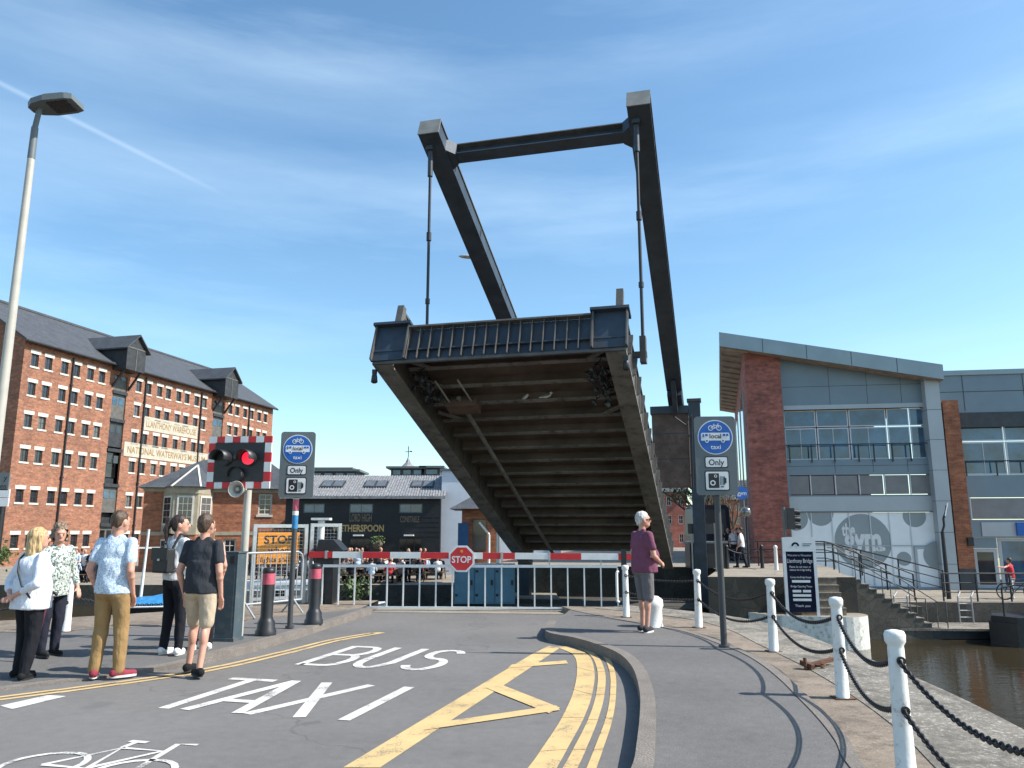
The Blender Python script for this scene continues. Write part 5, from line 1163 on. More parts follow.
for k, x in enumerate((.6, 3.0)):
    M = MB(); M.path([(x, 1.7, .38), (x, 1.7, 1.35), (x + .3, 2.1, 1.5), (x + .5, 2.6, 1.5)], .03, GALV, 8); M.path([(x + .5, 1.7, .38), (x + .5, 1.7, 1.35), (x + .8, 2.1, 1.5), (x + 1.0, 2.6, 1.5)], .03, GALV, 8)
    for zz in (.6, .85, 1.1, 1.3): M.tube((x, 1.7, zz), (x + .5, 1.7, zz), .02, GALV, n=6)
    M.build('ladder', pt)
q = at(947, 590, 33.5); t = thing('quay_lamp', 'slim black curved lamp column on the lower quay before the brick pier', 'lamp post', (q[0] + .05, 33.5, QZ)); M = MB(); M.tube((0, 0, 0), (0, 0, 2.75), .09, BLACK, .07, 10); M.path([(0, 0, 2.75), (.1, 0, 3.0), (.1, 0, 3.3), (.22, 0, 3.55), (.3, 0, 3.85)], .05, BLACK, 8); M.build('column', t); M = MB(); M.bar((.16, 0, 3.4), (.32, 0, 3.95), .12, .05, SIGNWHITE); M.build('lamp_panel', t)

# information board
t = thing('information_board', 'tall navy information board with white frame and opening times on the landing', 'notice board', (9.72, 27.02, QZ), R(-4))
zt2 = at(800, 537, 27.3)[2] - QZ; M = MB()
for sx in (-.5, .5): M.b2((sx - .05, -.04, 0), (sx + .05, .04, zt2 - .02), SIGNWHITE)
M.build('post', t); M = MB(); M.b2((-.448, -.03, zt2 - 2.45), (.448, .02, zt2 - .48), NAVY); pn = M.build('panel', t)
M = MB(); M.extr([(-.55, 0), (.55, 0), (.55, .44), (.3, .48), (-.3, .48), (-.55, .46)], (0, -.045, zt2 - .48), X, Z, Y_ * .08, SIGNWHITE); M.ring((-.12, -.05, zt2 - .3), .07, .13, X, Z, Y_ * .004, NAVY, 20, 0, PI); M.b2((.12, -.048, zt2 - .24), (.42, -.044, zt2 - .21), SIGNGREY); M.b2((.12, -.048, zt2 - .3), (.36, -.044, zt2 - .27), SIGNGREY); M.build('header', t)
M = MB(); yy = -.034
M.text('Welcome to Gloucester', (0, yy, zt2 - .6), X, Z, Y_, .07, SIGNWHITE, .8); M.text('Llanthony Bridge', (0, yy, zt2 - .78), X, Z, Y_, .14, SIGNWHITE, .84)
for st, z in (('Please do not moor or', .98), ('obstruct the bridge landing', 1.08), ('Contact the Bridge Keeper', 1.32), ('Bridge Opening Times', 1.62)): M.text(st, (0, yy, zt2 - z), X, Z, Y_, .07, SIGNWHITE, .7)
for x0, x1, z in ((-.3, .3, 1.46), (-.3, -.02, 1.78), (.04, .3, 1.78), (-.3, .3, 1.92), (-.3, .3, 2.06)): M.b2((x0, -.036, zt2 - z - .04), (x1, -.031, zt2 - z + .04), SIGNWHITE)
M.text('Thank you', (0, yy, zt2 - 2.25), X, Z, Y_, .08, SIGNWHITE, .5); M.build('lettering', pn)

# traffic light near the gym, round sign, mirror, bollards on the plaza, street beyond
def plz(px, Yd, z=0): q = at(px, 560, Yd); return (q[0], Yd, z)
t = thing('traffic_light', 'small black traffic light seen from the side in front of the gym shopfront', 'traffic light', plz(786.5, 34)); zt2 = at(787, 507, 34)[2]
M = MB(); M.tube((0, 0, 0), (0, 0, zt2), .06, SIGNGREY, n=10); M.build('pole', t); M = MB(); M.b2((.1, -.15, zt2 - .95), (.42, .15, zt2 - .05), BLACK)
for k in range(3): M.tube((.4, 0, zt2 - .2 - k * .29), (.68, 0, zt2 - .24 - k * .29), .12, BLACK, n=12)
M.build('signal_head', t)
t = thing('shop_pole_sign', 'round blue sign with white lettering on a pole by the brick pier', 'sign', plz(746.5, 37.5)); zc = at(745, 493, 37.5)[2]
M = MB(); M.tube((0, 0, 0), (0, 0, zc + .3), .05, SIGNGREY, n=8); M.build('pole', t); M = MB(); M.disc((-.08, -.08, zc), .31, X, Z, Y_ * .05, SIGNBLUE, 24); M.text('gym', (-.08, -.085, zc), X, Z, Y_, .2, SIGNWHITE, .44, bold=.01); M.build('disc', t)
t = thing('beacon_post', 'black post carrying a round glass globe beside the pedestrian in white', 'post', plz(748.5, 35.5)); zc = at(748, 512, 35.5)[2]
M = MB(); M.tube((0, 0, 0), (0, 0, zc - .25), .06, BLACK, n=10); M.build('post', t); M = MB(); M.sph((0, 0, zc), .24, mat('mirror_globe', (.25, .25, .24), .15, .7, var=.3), 16, 12); M.build('globe', t)
for k, (px, Yd, m, lab) in enumerate(((727, 34, BLACK, 'black plaza bollard left of the pedestrian in white'), (762, 34.5, BLACK, 'black plaza bollard right of the pedestrian in white'), (776, 33, WHITE, 'white plaza bollard beside the brick pier'))):
    t = thing('plaza_bollard', lab, 'bollard', plz(px, Yd), 0, 'bollards on the plaza'); M = MB(); M.lathe([(.09, 0), (.08, .05), (.07, .85), (.085, .9), (.085, .95), (.03, 1.0)], m, n=14); M.build('shaft', t)
def cable(p, q, z, sag, lab):
    M = MB(); A = Vector((p[0], p[1], z)); B = Vector((q[0], q[1], z)); M.path([A.lerp(B, i / 12) - Z * sag * 4 * (i / 12) * (1 - i / 12) for i in range(13)], .025, CHAIN, 6); tag(M.build('chain'), lab, 'chain', 'chains between the plaza bollards')
cable(plz(727, 34), plz(762, 34.5), .85, .22, 'chain slung between the two black plaza bollards'); cable(plz(762, 34.5), plz(776, 33), .85, .15, 'chain from the black plaza bollard to the white one')
t = thing('white_post', 'tall slim white post standing left of the bus sign on the far plaza', 'post', plz(717, 31.5)); M = MB(); M.tube((0, 0, 0), (0, 0, at(717, 523, 31.5)[2]), .07, LAMPGREY, n=10); M.build('shaft', t)
a_ = at(700, 505, 46); b2 = at(730, 505, 46)
t = thing('dark_van', 'dark van parked in the street beyond the raised bridge', 'van', ((a_[0] + b2[0]) / 2, 46, 0)); W2 = (b2[0] - a_[0]) / 2; hz = a_[2]
M = MB(); M.extr([(-W2, .35), (W2, .35), (W2, 1.3), (W2 - .1, hz - .15), (W2 - .25, hz), (-W2 + .25, hz), (-W2 + .1, hz - .15), (-W2, 1.3)], (0, 0, 0), X, Z, Y_ * 4.5, mat('dark_van_paint', (.03, .035, .05), .3, var=.1)); M.build('body', t)
M = MB(); M.extr([(-W2 + .25, 1.45), (W2 - .25, 1.45), (W2 - .32, hz - .25), (-W2 + .32, hz - .25)], (0, -.02, 0), X, Z, Y_ * .018, GLASSD); M.build('windscreen', t)
for sx in (-1, 1):
    M = MB(); M.tube((sx * (W2 - .3), .9, .33), (sx * (W2 - .02), .9, .33), .33, BLACK, n=16); M.build('wheel', t)
    M = MB(); M.b2((sx * (W2 - .3) - .15, -.03, .75), (sx * (W2 - .3) + .15, -.002, .95), SIGNWHITE); M.build('headlight', t)
t = thing('street_sign', 'low dark street name sign on two legs with white lettering beyond the canal', 'sign', plz(707, 33.5)); zc = at(707, 528.5, 33.5)[2]
M = MB(); M.b2((-.75, -.03, zc - .22), (.75, .03, zc + .2), BLACK); M.text('F', (.45, -.035, zc), X, Z, Y_, .25, SIGNWHITE); M.build('board', t)
for sx in (-.6, .6): M = MB(); M.tube((sx, 0, 0), (sx, 0, zc - .22), .04, GALV, n=8); M.build('leg', t)
t = thing('planter_box', 'dark box bin under the street sign on the far plaza', 'bin', plz(706, 35)); M = MB(); M.prism([(-.8, -.5), (.8, -.5), (.8, .5), (-.8, .5)], 0, 1.05, BLACK); M.build('body', t); M = MB(); M.b2((-.86, -.56, 1.05), (.86, .56, 1.13), SIGNGREY); M.build('lid', t)
# buildings closing the street
def block(label, px0, px1, pyt, Yd, dep, m, rows, cols, name='terrace_building'):
    a_ = at(px0, pyt, Yd); b2 = at(px1, pyt, Yd); L = b2[0] - a_[0]; H_ = a_[2]; t = thing(name, label, 'building', (a_[0], Yd, 0)); M = MB(); hl = []
    for r in range(rows):
        for c in range(cols): hl.append((L * (c + .25) / cols, L * (c + .7) / cols, H_ * (r + .25) / rows, H_ * (r + .75) / rows))
    wall(M, L, -1, H_, hl, m, .15); M.add([(0, 0, -1), (0, dep, -1), (0, dep, H_), (0, 0, H_)], [(0, 1, 2, 3)], m); M.add([(L, 0, -1), (L, dep, -1), (L, dep, H_), (L, 0, H_)], [(0, 1, 2, 3)], m); M.build('wall', t)
    for h in hl: window(t, *h, LIMEST, GLASSD, .08, 2, 2, .08)
    M = MB(); M.add([(-.3, -.3, H_), (L + .3, -.3, H_), (L + .3, dep + .3, H_), (-.3, dep + .3, H_), (-.3, dep / 2, H_ + dep * .3), (L + .3, dep / 2, H_ + dep * .3)], [(0, 1, 5, 4), (2, 3, 4, 5), (1, 2, 5), (3, 0, 4), (0, 3, 2, 1)], SLATE); M.build('roof', t)
block('distant pale red brick building in the gap under the bridge counterweight', 640, 686, 492, 75, 12, GBRICK, 3, 4)
block('distant brick terrace far down the street beside the bus sign pole', 716, 742, 500, 110, 10, HBRICK, 3, 3)
block('distant low brick range behind the raised bridge deck', 520, 640, 505, 90, 10, HBRICK, 3, 8)

# ------------------------------------------------------------------ trees
def tree(label, x, y, z0, h, spread, seed, leaves=0, group=None, name='bare_tree'):
    rnd = random.Random(seed); t = thing(name, label, 'tree', (x, y, z0), 0, group); M = MB(); C = MB()
    def grow(p, d, L, r, k):
        q = p + d * L; M.tube(p, q, r, BARK, r * .68, 6 if k < 3 else 4, cap=False)
        if k >= 5 or r < .012:
            if leaves:
                for _ in range(leaves):
                    c = q + Vector((rnd.gauss(0, .3), rnd.gauss(0, .3), rnd.gauss(0, .25))) * spread; s_ = rnd.uniform(.06, .15); C.box(c, (s_, s_ * 1.5, .01), LEAF, Matrix.Rotation(rnd.random() * 6, 3, Vector((rnd.random() - .5, rnd.random() - .5, rnd.random() - .5)).normalized()))
            return
        for _ in range(3 if k < 3 else 2):
            dd = (d + Vector((rnd.uniform(-1, 1), rnd.uniform(-1, 1), rnd.uniform(-.2, .6))) * .62 * spread).normalized(); grow(q, dd, L * rnd.uniform(.62, .85), r * .64, k + 1)
    grow(Vector((0, 0, 0)), Z.copy(), h * .27, h * .028, 0); M.build('trunk', t)
    if leaves: C.build('crown', t)
tl = 'trees along the street beyond the bridge'
tree('bare branching tree nearest the bridge tower in the far street', at(702, 520, 52)[0], 52, 0, 5.2, 1.0, 3, 2, tl)
tree('bare tree farther along the street, left of the bus sign pole', at(712, 520, 66)[0], 66, 0, 6.2, 1.0, 5, 2, tl)
tree('bare tree at the end of the street beside the brick pier', at(733, 520, 78)[0], 78, 0, 6.5, 1.0, 9, 1, tl)
tree('leafy bush on the quay edge below the pub terrace', at(356, 590, 41.5)[0], 41.6, QZ - .9, 1.25, 1.4, 12, 7, None, 'quay_bush')
tree('small green bush at the foot of the warehouse by the picture edge', at(-4, 555, 50)[0], 50, QZ, 1.9, 1.1, 15, 8, None, 'quay_bush')

# ------------------------------------------------------------------ boats
def boat(label, x, y, rz, L, B, hullm, coverm, cabin=None, mast=0, name='moored_boat', group='boats moored in the basin'):
    t = thing(name, label, 'boat', (x, y, WZ), rz, group); M = MB(); n = 12; vs = []
    for i in range(n + 1):
        u = i / n; w_ = B / 2 * (1 - max(0, (u - .55) / .45) ** 2 * .92) * (.86 + .14 * min(1, u / .25)); sh = .75 + .25 * u ** 2; xx = L * u
        vs += [(xx, -w_ * .72, -.15), (xx, -w_, sh), (xx, w_, sh), (xx, w_ * .72, -.15)]
    fs = [(4 * i + a_, 4 * i + 4 + a_, 4 * i + 5 + a_, 4 * i + 1 + a_) for i in range(n) for a_ in range(3)] + [(0, 1, 2, 3), (4 * n, 4 * n + 3, 4 * n + 2, 4 * n + 1)]; M.add(vs, fs, hullm, False)
    M.path([Vector(vs[4 * i + 1]) for i in range(n + 1)], .04, REFW, 6); M.path([Vector(vs[4 * i + 2]) for i in range(n + 1)], .04, REFW, 6); M.build('hull', t)
    if coverm:
        M = MB(); vs2 = []
        for i in range(n): u = .03 + .8 * i / (n - 1); w_ = B / 2 * (1 - max(0, (u - .55) / .45) ** 2 * .92) * .95; xx = L * u; rz2 = .95 + .35 * math.sin(PI * min(1, u * 1.15)) + .04 * math.sin(i * 2.1); vs2 += [(xx, -w_, .82), (xx, -w_ * .5, rz2 - .08), (xx, 0, rz2), (xx, w_ * .5, rz2 - .08), (xx, w_, .82)]
        M.add(vs2, [(5 * i + a_, 5 * i + 5 + a_, 5 * i + 6 + a_, 5 * i + 1 + a_) for i in range(n - 1) for a_ in range(4)] + [(0, 1, 2, 3, 4)], coverm, True); M.build('cover', t)
    if cabin:
        M = MB(); M.extr([(L * .18, .8), (L * .66, .8), (L * .6, 1.75), (L * .2, 1.85)], (0, -B * .36, 0), X, Z, Y_ * B * .72, cabin); M.b2((L * .17, -B * .38, 1.8), (L * .62, B * .38, 1.9), HULLW); co_ = M.build('cabin', t)
        for k in range(3): W = MB(); W.b2((L * (.23 + k * .13), -B * .36 - .012, 1.15), (L * (.32 + k * .13), -B * .36 - .002, 1.6), GLASSD); W.build('window', co_)
        W = MB(); W.b2((L * .185 - .03, -B * .25, 1.0), (L * .185 - .005, B * .25, 1.6), GLASSD); W.build('rear_window', co_)
    if mast: M = MB(); M.tube((L * .1, 0, .8), (L * .1 + .12, 0, mast), .07, WHITE, .05, 8); M.bar((L * .1 - .4, -.1, mast * .8), (L * .1 + .6, .1, mast * .8), .05, .07, WHITE); M.build('mast', t)
    return t
q = at(138, 600, 34); boat('open boat under a blue tarpaulin with short white mast behind the khaki man', q[0] - .6, 34, R(8), 6.5, 2.2, HULLD, TARP, None, 3.9)
q = at(240, 600, 31); boat('white and blue cabin cruiser seen through the white crowd barrier', q[0] - 1.5, 31, R(12), 7, 2.5, HULLW, None, HULLW)
q = at(322, 600, 29.5); boat('small boat under a pale blue cover beyond the mesh panel', q[0] - .6, 29.5, R(-14), 2.6, 1.9, HULLW, mat('pale_blue_cover', (.32, .5, .62), .6, var=.15, scale=4))
q = at(972, 620, 27)
nb = thing('narrowboat', 'dark narrowboat with red and white cabin moored at the right edge of the picture', 'narrowboat', (q[0] + 1.25, 28.2, WZ), R(-4)); M = MB()
M.prism([(0, 0), (.5, -.85), (1.4, -1.05), (14, -1.05), (14, 1.05), (1.4, 1.05), (.5, .85)], -.1, .75, HULLD); M.prism([(.1, 0), (.55, -.8), (1.4, -1.0), (3.2, -1.0), (3.2, 1.0), (1.4, 1.0), (.55, .8)], .752, .95, HULLD); M.build('hull', nb)
M = MB(); M.extr([(2.0, .752), (13, .752), (13, 1.9), (2.25, 1.9)], (0, -.85, 0), X, Z, Y_ * 1.7, HULLW); M.b2((2.1, -.9, 1.9), (13.1, .9, 1.97), RED); cb_ = M.build('cabin', nb); M = MB(); M.b2((2.25, -.875, 1.3), (2.75, -.853, 1.86), mat('maroon_paint', (.3, .02, .05), .4, var=.1)); M.b2((3.2, -.875, .9), (12, -.853, 1.2), RED); M.build('side_panel', cb_)
M = MB(); M.path([(.4, -.3, .9), (.4, -.3, 1.9), (.9, -.3, 2.0), (1.6, -.6, 1.9), (1.6, -.6, .9)], .03, BLACK, 6); M.build('bow_rail', nb)

# fingerpost at the left edge
q = at(-4, 560, 20.0)
fp = thing('fingerpost', 'dark fingerpost with grey direction plates cut off by the left edge of the picture', 'signpost', (q[0] - .12, 11.2 * 0 + 15.0, .1)) if False else None
q = at(-2, 540, 13.6); fp = thing('fingerpost', 'dark pedestrian signpost with grey plates cut by the left edge of the picture', 'signpost', (q[0], 13.6, -.0)); fz = lambda py: at(2, py, 13.6)[2]
M = MB(); M.tube((0, 0, 0), (0, 0, fz(474)), .055, BLACK, n=12); M.build('post', fp)
for (p0, p1, m, txt, tm) in ((473, 490.5, SIGNGREY, ('y', 'es'), BLACK), (489.5, 497.5, SIGNWHITE, (), BLACK), (498, 506.5, SIGNWHITE, (), BLACK)):
    M = MB(); x1 = at(9.3 if m is SIGNGREY else 11, 490, 13.55)[0] - q[0]; M.b2((-.9, -.09, fz(p1)), (x1, -.06, fz(p0)), m); zz = (fz(p0) + fz(p1)) / 2
    for k, s_ in enumerate(txt): M.text(s_, (x1 - .03, -.094, zz + (.07 - .14 * k if len(txt) > 1 else 0)), X, Z, Y_, .1, tm, align='R')
    M.build('direction_plate', fp)

# ------------------------------------------------------------------ people
def cloth(name, col, var=.12, pattern=None, scale=40, rough=.85):
    if name in MATS: return MATS[name]
    m, nt, b, N, L = nodes(name); c = coords(nt)
    out = mixc(nt, ramp(nt, noisetex(nt, c, 5, 4), .3, .7), tuple(x * (1 - var) for x in col), tuple(min(1, x * (1 + var)) for x in col))
    if pattern: out = mixc(nt, ramp(nt, noisetex(nt, c, scale, 2, .5), .5, .56), out, pattern)
    L.new(out, b.inputs['Base Color']); b.inputs['Roughness'].default_value = rough; b.inputs['Specular IOR Level'].default_value = .2
    mp = N.new('ShaderNodeMapping'); mp.inputs['Scale'].default_value = (1, 1, .45); mp.inputs['Rotation'].default_value = (R(25), R(20), 0); L.new(c, mp.inputs[0])
    wv = noisetex(nt, mp.outputs[0], 13, 4, .55); bump(nt, b, wv, .75, .03)
    MATS[name] = m; return m
def hairm(name, col):
    if name in MATS: return MATS[name]
    m, nt, b, N, L = nodes(name); c = coords(nt)
    mp = N.new('ShaderNodeMapping'); mp.inputs['Scale'].default_value = (60, 60, 7); L.new(c, mp.inputs[0]); n = noisetex(nt, mp.outputs[0], 1, 4, .6)
    L.new(mixc(nt, ramp(nt, n, .35, .65), tuple(x * .45 for x in col), tuple(min(1, x * 1.35) for x in col)), b.inputs['Base Color']); b.inputs['Roughness'].default_value = .55
    bump(nt, b, n, .7, .01); MATS[name] = m; return m
class Prim:
    def __init__(s): s.mb = MB()
    def cap(s, p, q, r0, r1, n=14): s.mb.tube(p, q, r0, SKIN, r1, n); s.mb.sph(p, r0, SKIN, n, 8); s.mb.sph(q, r1, SKIN, n, 8); return s
    def ell(s, c, r, rot=None): s.mb.sph(c, r, SKIN, 18, 12, rot); return s
def remesh(prim, name, parent, m, vox, smooth=4, fold=None, cut=None):
    o = prim.mb.build('tmp'); md = o.modifiers.new('r', 'REMESH'); md.mode = 'VOXEL'; md.voxel_size = vox
    sm = o.modifiers.new('s', 'SMOOTH'); sm.factor = .5; sm.iterations = smooth
    dg = bpy.context.evaluated_depsgraph_get(); dg.update(); me = bpy.data.meshes.new_from_object(o.evaluated_get(dg)); old = o.data; bpy.data.objects.remove(o); bpy.data.meshes.remove(old)
    me.name = name; me.materials.clear(); me.materials.append(m)
    if fold:
        amp, f, stretch = fold; ns = [v.normal.copy() for v in me.vertices]
        for v, n in zip(me.vertices, ns):
            p = Vector((v.co.x * f * stretch[0], v.co.y * f * stretch[1], v.co.z * f * stretch[2])); q = noise.noise(p) + .5 * noise.noise(p * 2.1 + Vector((3, 1, 7)))
            v.co += n * (amp * q)
    for p in me.polygons: p.use_smooth = True; p.material_index = 0
    ob = bpy.data.objects.new(name, me); COL.objects.link(ob); ob.parent = parent; return ob
def V(*a): return Vector(a)
def person(label, loc, face, h, feet, hands, elbows, top, bottom, shoes, hair, skin=SKIN, w=1.0, belly=0.0, head=(0, 0), shorts=False, sleeve=.62, female=False, hairstyle='short', vox=.011, lean=0.0, group=None, tuck=False, knees=None, footdir=(0, 0), ear=True, top_hem=.875):
    k = h / 1.75; t = thing('person', label, 'person', loc, face, group); sc = k
    def P(x, y, z): return V(x, y + lean * max(0, z - .9), z) * sc
    sw = .175 * (1 + (w - 1) * .5) * (.92 if female else 1); hipw = .09 * (1 + (w - 1) * .6)
    sh = [P(-sw, 0, 1.42), P(sw, 0, 1.42)]; hp = [P(-hipw, 0, .90), P(hipw, 0, .90)]
    ft = [P(feet[i][0], feet[i][1], .08) for i in (0, 1)]
    kn = [(hp[i] + ft[i]) / 2 + V(0, .03 + (knees[i] if knees else 0), .02) * sc for i in (0, 1)]
    el = [P(*e) for e in elbows]; ha = [P(*e) for e in hands]
    hk = 1.09; hc = P(0, .025, 1.64); Rh = Matrix.Rotation(R(head[0]), 3, 'Z') @ Matrix.Rotation(R(head[1]), 3, 'X')
    def Hd(x, y, z): return hc + Rh @ (V(x, y, z) * sc * hk)
    # --- body (one continuous skin)
    B = Prim()
    B.ell(P(0, 0, 1.27), (.155 * w * sc, .10 * w * sc, .21 * sc)); B.ell(P(0, .01 + belly * .3, 1.05), (.14 * w * sc, .095 * w * sc, .2 * sc)); B.ell(P(0, 0, .93), (.155 * w * sc, .105 * w * sc, .13 * sc)); B.cap(sh[0] - V(0, 0, .015 * sc), sh[1] - V(0, 0, .015 * sc), .04 * sc, .04 * sc)
    B.cap(P(0, -.005, 1.42), hc - V(0, .01, .06) * sc, .056 * sc, .052 * sc)
    B.ell(hc, (.074 * sc * hk, .094 * sc * hk, .115 * sc * hk), Rh); B.ell(Hd(0, .035, -.055), (.055 * sc * hk, .058 * sc * hk, .06 * sc * hk), Rh); B.ell(Hd(0, .098, -.018), (.014 * sc * hk, .022 * sc * hk, .024 * sc * hk), Rh); B.ell(Hd(0, .082, -.072), (.026 * sc * hk, .014 * sc * hk, .012 * sc * hk), Rh); B.ell(Hd(0, .08, .03), (.05 * sc * hk, .018 * sc * hk, .014 * sc * hk), Rh)
    if ear:
        for s_ in (-1, 1): B.ell(Hd(s_ * .076, -.008, -.01), (.012 * sc * hk, .022 * sc * hk, .032 * sc * hk), Rh)
    for i in (0, 1):
        s_ = -1 if i == 0 else 1
        B.cap(sh[i], el[i], .05 * sc, .041 * sc); B.cap(el[i], ha[i], .039 * sc, .026 * sc); B.ell(el[i].lerp(ha[i], .25), (.042 * sc,) * 3)
        d = (ha[i] - el[i]).normalized(); sd = d.cross(V(0, 1, 0)); sd = (sd if sd.length > .3 else d.cross(V(1, 0, 0))).normalized(); nrm = d.cross(sd)
        palm = ha[i] + d * .045 * sc; rt = Matrix((sd, nrm, d)).transposed(); B.ell(palm, (.038 * sc, .018 * sc, .05 * sc), rt)
        for f, (off, ln) in enumerate(((-.028, .062), (-.010, .074), (.010, .07), (.027, .055))):
            a_ = palm + sd * off * sc + d * .035 * sc; b2 = a_ + d * ln * .55 * sc + nrm * .008 * sc; c_ = b2 + (d * .75 + nrm * .66) * ln * .5 * sc; B.cap(a_, b2, .0095 * sc, .009 * sc, 8); B.cap(b2, c_, .009 * sc, .008 * sc, 8)
        th_ = palm - sd * s_ * .034 * sc - d * .015 * sc; B.cap(th_, th_ - sd * s_ * .022 * sc + d * .035 * sc + nrm * .01 * sc, .012 * sc, .0095 * sc, 8)
        B.cap(hp[i], kn[i], .078 * sc * w ** .5, .052 * sc); B.cap(kn[i], ft[i], .048 * sc, .034 * sc); B.ell(kn[i].lerp(ft[i], .28) - V(0, .012, 0) * sc, (.05 * sc, .053 * sc, .11 * sc))
        fd = V(math.sin(R(footdir[i])), math.cos(R(footdir[i])), 0); B.cap(ft[i] - V(0, 0, .03) * sc - fd * .03 * sc, ft[i] + fd * .13 * sc - V(0, 0, .045) * sc, .034 * sc, .026 * sc)
    body = remesh(B, 'body', t, skin, .0085 * sc, 3)
    # --- eyes
    # --- top
    T = Prim(); wl = top_hem
    T.ell(P(0, .0, 1.28), (.178 * w * sc, .125 * w * sc, .21 * sc)); T.ell(P(0, .012 + belly, 1.08), (.176 * w * sc, (.125 + belly * .5) * w * sc, .2 * sc)); T.cap(sh[0] - V(0, 0, .012 * sc), sh[1] - V(0, 0, .012 * sc), .06 * sc, .06 * sc); T.cap(P(-.06, -.005, 1.465), P(.06, -.005, 1.465), .045 * sc, .045 * sc)
    T.mb.lathe([(.188 * w * sc, 0), (.186 * w * sc, .1 * sc), (.178 * w * sc, .22 * sc), (.17 * w * sc, .36 * sc)], SKIN, P(0, .005 + belly * .4, wl), 24)
    for j in range(len(T.mb.v) - 192, len(T.mb.v)):
        v = T.mb.v[j]; T.mb.v[j] = (v[0], v[1] * (.80 + belly * 1.2) - .004 * sc, v[2])
    if female:
        for s_ in (-1, 1): T.ell(P(s_ * .075 * w, .085 * w, 1.26), (.075 * sc, .065 * sc, .075 * sc))
    for i in (0, 1):
        if sleeve <= 1: T.cap(sh[i], sh[i].lerp(el[i], sleeve), .061 * sc * w ** .4, .057 * sc * w ** .3, 16)
        else: T.cap(sh[i], el[i], .068 * sc * w ** .4, .056 * sc); T.cap(el[i], el[i].lerp(ha[i], sleeve - 1), .055 * sc, .047 * sc)
    remesh(T, 'shirt', t, top, vox * sc, 10, (.012 * sc, 7, (1.2, 1.2, .75)))
    # --- bottom
    U = Prim(); U.ell(P(0, -.005, .93), (.168 * w * sc, .13 * w * sc, .125 * sc)); U.cap(P(-.06, 0, .98), P(.06, 0, .98), .115 * w * sc, .115 * w * sc)
    for s_ in (-1, 1): U.ell(P(s_ * .07 * w, -.035, .89), (.085 * w * sc, .09 * w * sc, .1 * sc))
    for i in (0, 1):
        if shorts:
            e = hp[i].lerp(kn[i], .86 if belly < .03 else 1.0); U.cap(hp[i], e, .1 * w ** .6 * sc, .083 * sc)
        else:
            r = (.098, .072, .056) if female and bottom.name.startswith('legging') else (.1, .074, .062); U.cap(hp[i], kn[i], r[0] * w ** .6 * sc, r[1] * w ** .4 * sc); U.cap(kn[i], ft[i] - V(0, .005, .0) * sc, r[1] * w ** .4 * sc, r[2] * sc)
    remesh(U, 'shorts' if shorts else 'trousers', t, bottom, vox * sc, 4, (.009 * sc, 7, (1.2, 1.2, .8)))
    # --- shoes
    for i in (0, 1):
        Sx = Prim(); fd = V(math.sin(R(footdir[i])), math.cos(R(footdir[i])), 0); f0 = V(ft[i].x, ft[i].y, 0); up = ft[i].z - .08 * sc
        Sx.cap(f0 - fd * .05 * sc + V(0, 0, .05 * sc + up), f0 + fd * .03 * sc + V(0, 0, .055 * sc + up), .046 * sc, .045 * sc); Sx.cap(f0 + V(0, 0, .04 * sc + up), f0 + fd * .16 * sc + V(0, 0, .034 * sc + up), .043 * sc, .032 * sc)
        so_ = remesh(Sx, 'shoe', t, shoes[0], .009, 3)
        for v in so_.data.vertices: v.co.z = max(v.co.z, .012 * sc + up)
        Ms = MB(); a_ = math.atan2(fd.y, fd.x); el_ = [(f0.x + fd.x * .055 * sc + (.135 * math.cos(q)) * fd.x * sc - .047 * math.sin(q) * fd.y * sc, f0.y + fd.y * .055 * sc + .135 * math.cos(q) * fd.y * sc + .047 * math.sin(q) * fd.x * sc) for q in [2 * PI * j / 20 for j in range(20)]]; Ms.prism(el_, up + .001, up + .024 * sc, shoes[1]); Ms.build('sole', so_)
    # --- hair
    Hh = Prim(); rs = random.Random(len(label))
    if hairstyle == 'short': Hh.ell(Hd(0, -.018, .03), (.081 * sc * hk, .096 * sc * hk, .098 * sc * hk), Rh); Hh.ell(Hd(0, -.05, -.01), (.072 * sc * hk, .055 * sc * hk, .075 * sc * hk), Rh)
    elif hairstyle == 'buzz': Hh.ell(Hd(0, -.014, .028), (.0765 * sc * hk, .093 * sc * hk, .094 * sc * hk), Rh); Hh.ell(Hd(0, -.045, -.005), (.068 * sc * hk, .052 * sc * hk, .07 * sc * hk), Rh)
    elif hairstyle == 'bob':
        Hh.ell(Hd(0, -.02, .03), (.09 * sc * hk, .105 * sc * hk, .105 * sc * hk), Rh); Hh.ell(Hd(0, -.055, -.06), (.1 * sc * hk, .07 * sc * hk, .13 * sc * hk), Rh)
        for s_ in (-1, 1): Hh.cap(Hd(s_ * .07, -.01, .02), Hd(s_ * .085, .005, -.13), .034 * sc * hk, .03 * sc * hk)
        for q in range(16): a_ = PI + PI * q / 15; Hh.cap(Hd(.085 * math.cos(a_), -.03 + .075 * math.sin(a_), -.08), Hd(.1 * math.cos(a_ + .1), -.035 + .085 * math.sin(a_), -.185 + rs.uniform(-.02, .02)), .02 * sc * hk, .008 * sc * hk, 8)
    elif hairstyle == 'curly':
        Hh.ell(Hd(0, -.02, .035), (.088 * sc * hk, .1 * sc * hk, .1 * sc * hk), Rh)
        for q in range(70):
            a_ = rs.uniform(0, 2 * PI); z_ = rs.uniform(-.08, .14); rr_ = .085 * math.sqrt(max(.1, 1 - (max(0, z_) / .15) ** 2)); y_ = -.02 + rr_ * 1.05 * math.sin(a_)
            if y_ > .05 and z_ < .07: continue
            Hh.ell(Hd(rr_ * math.cos(a_), y_, z_), (.024 * sc * hk,) * 3)
    elif hairstyle == 'pony':
